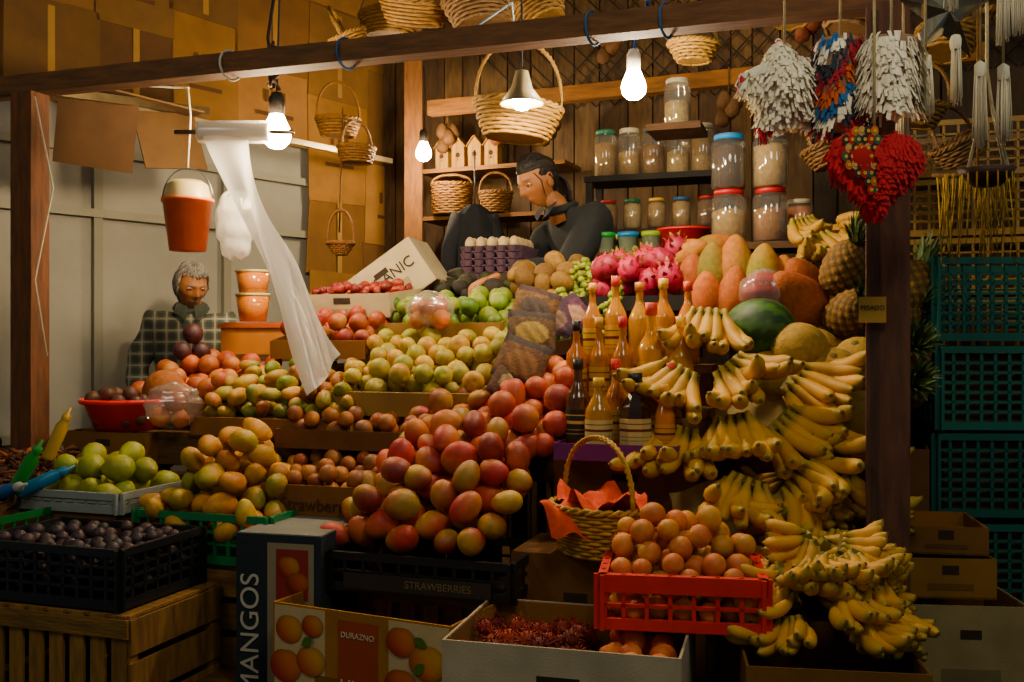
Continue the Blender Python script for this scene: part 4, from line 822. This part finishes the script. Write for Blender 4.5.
def person(name,loc,rot,body,sh,cloth,pants,skincol,haircol,female,headloc,headR,hands,moust=False,scale=1.,colc='#3a3c38',hs=.9):
    e=bpy.data.objects.new(name,None); scene.collection.objects.link(e); e.location=loc; e.rotation_euler=(0,0,rot); e.scale=(scale,)*3
    nodes,edges,zc=body
    skin('clothed_body',nodes,edges,0,lambda c:1 if (c.z<zc or c.y<-.45*(1 if zc<.6 else 9)) else 0,[cloth,pants],e)
    mb=MB(); hx,hy,hz=headloc; nb=Vector(sh); hd=Vector((hx,hy+.03,hz-.05)); mb.tube([nb-Vector((0,-.01,.05)),nb.lerp(hd,.35),nb.lerp(hd,.7),hd],[.054,.042,.04,.042],C(skincol)*.85,'skin',14); mb.build('neck',parent=e)
    a=np.linspace(0,6.283,20,endpoint=False); mc=MB(); mc.tube([nb+Vector((.06*math.cos(t),.052*math.sin(t),-.005+.018*math.sin(t))) for t in a],.018,C(colc),'cloth',6,closed=True)
    for s in(-1,1): mc.surf(np.array([[nb+Vector((s*.012,-.066,.0)),nb+Vector((s*.055,-.045,.02))],[nb+Vector((s*.02,-.10,-.06)),nb+Vector((s*.07,-.085,-.025))]]),C(colc)*1.2,'cloth',cv=False)
    mc.build('collar',parent=e)
    head(e,headloc,headR,skincol,haircol,female,moust,scale=hs)
    for hl,hR,s in hands: hand(e,hl,hR,skincol,s)
    return e
nd=[(0,.02,.52,.15,.12),(0,.01,.76,.15,.115),(0,-.005,.95,.165,.11),(0,-.01,1.075,.09,.08),
    (.155,-.01,1.045,.068),(.225,-.05,.82,.054),(.12,-.26,.70,.036),(-.155,-.01,1.045,.068),(-.225,-.05,.82,.054),(-.12,-.26,.70,.036),
    (.1,-.02,.52,.09),(.13,-.4,.52,.065),(.13,-.38,.12,.045),(.13,-.5,.05,.04),(-.1,-.02,.52,.09),(-.13,-.4,.52,.065),(-.13,-.38,.12,.045),(-.13,-.5,.05,.04)]
ed=[(0,1),(1,2),(2,3),(2,4),(4,5),(5,6),(2,7),(7,8),(8,9),(0,10),(10,11),(11,12),(12,13),(0,14),(14,15),(15,16),(16,17)]
person('seated_man',(-1.38,4.30,.53),.3,(nd,ed,.58),(0,-.02,1.115),plaid('plaid_shirt','#6c6e64','#262c2a','#b8b4a0'),plain('trousers','#2a2c34'),'#a07050','#8c8882',False,(0,-.075,1.205),(.32,.0,.35),
   [((.115,-.28,.69),(.2,0,-.5),-1),((-.115,-.28,.69),(.2,0,.5),1)],moust=True,colc='#3c403a',hs=.86)
mb=MB(); mb.lathe([(1e-3,.4),(.16,.4),(.165,.385),(.16,.37),(1e-3,.37)],C('#6a4a2c'),'woodx',24)
for k in range(4):
    a=k*H+.78; mb.tube([(.11*math.cos(a),.11*math.sin(a),.37),(.15*math.cos(a),.15*math.sin(a),0)],.016,C('#5a3c22'),'wood',8)
mb.build('wooden_stool',(-1.38,4.33,.52))
nd=[(0,.08,.95,.145,.11),(0,.07,1.14,.135,.11),(0,.02,1.34,.16,.125),(0,-.03,1.48,.095,.085),
    (.155,-.01,1.44,.078),(.205,-.16,1.23,.06),(.12,-.38,1.22,.042),(-.155,-.01,1.44,.078),(-.205,-.16,1.23,.06),(-.12,-.38,1.22,.042),
    (.09,0.06,.9,.09),(.1,-.02,.48,.06),(.1,0,.1,.042),(.1,-.12,.04,.035),(-.09,0.06,.9,.09),(-.1,-.02,.48,.06),(-.1,0,.1,.042),(-.1,-.12,.04,.035)]
person('standing_woman',(.27,4.15,.52),-1.1,(nd,ed,.9),(0,-.075,1.50),plain('dark_jacket','#15191b'),plain('trousers','#22242c'),'#a07050','#14100e',True,(0,-.18,1.60),(.42,0,.12),
   [((.115,-.40,1.21),(.3,0,-.1),-1),((-.115,-.40,1.21),(.3,0,.1),1)],scale=1.02,colc='#1c2022',hs=.92)
# ------------------------------------------------------------ LIGHTS / WORLD / CAMERA
def plight(loc,e,col,r):
    l=bpy.data.lights.new('fill_light','POINT'); l.energy=e; l.color=col; l.shadow_soft_size=r; o=bpy.data.objects.new('fill_light',l); o.location=loc; scene.collection.objects.link(o)
plight((.5,.8,3.1),54,(1,.87,.64),.3); plight((-1.9,1.1,3.1),30,(1,.88,.7),.3); plight((2.1,1.4,2.9),17,(.92,.88,.74),.3); plight((.9,4.2,3.15),9,(1,.66,.3),.1); plight((.3,3.7,3.0),6,(1,.76,.46),.1)  # added fill without fixtures: front lights above view, rear ones brighten back wall
w=bpy.data.worlds.new('World'); scene.world=w; w.use_nodes=True; w.node_tree.nodes['Background'].inputs[0].default_value=(.5,.62,.6,1); w.node_tree.nodes['Background'].inputs[1].default_value=.2
cam=bpy.data.cameras.new('Camera'); cam.sensor_width=36; cam.lens=36*1000/1024; co=bpy.data.objects.new('Camera',cam); co.location=(0,0,1.5); co.rotation_euler=(H,0,0); scene.collection.objects.link(co); scene.camera=co
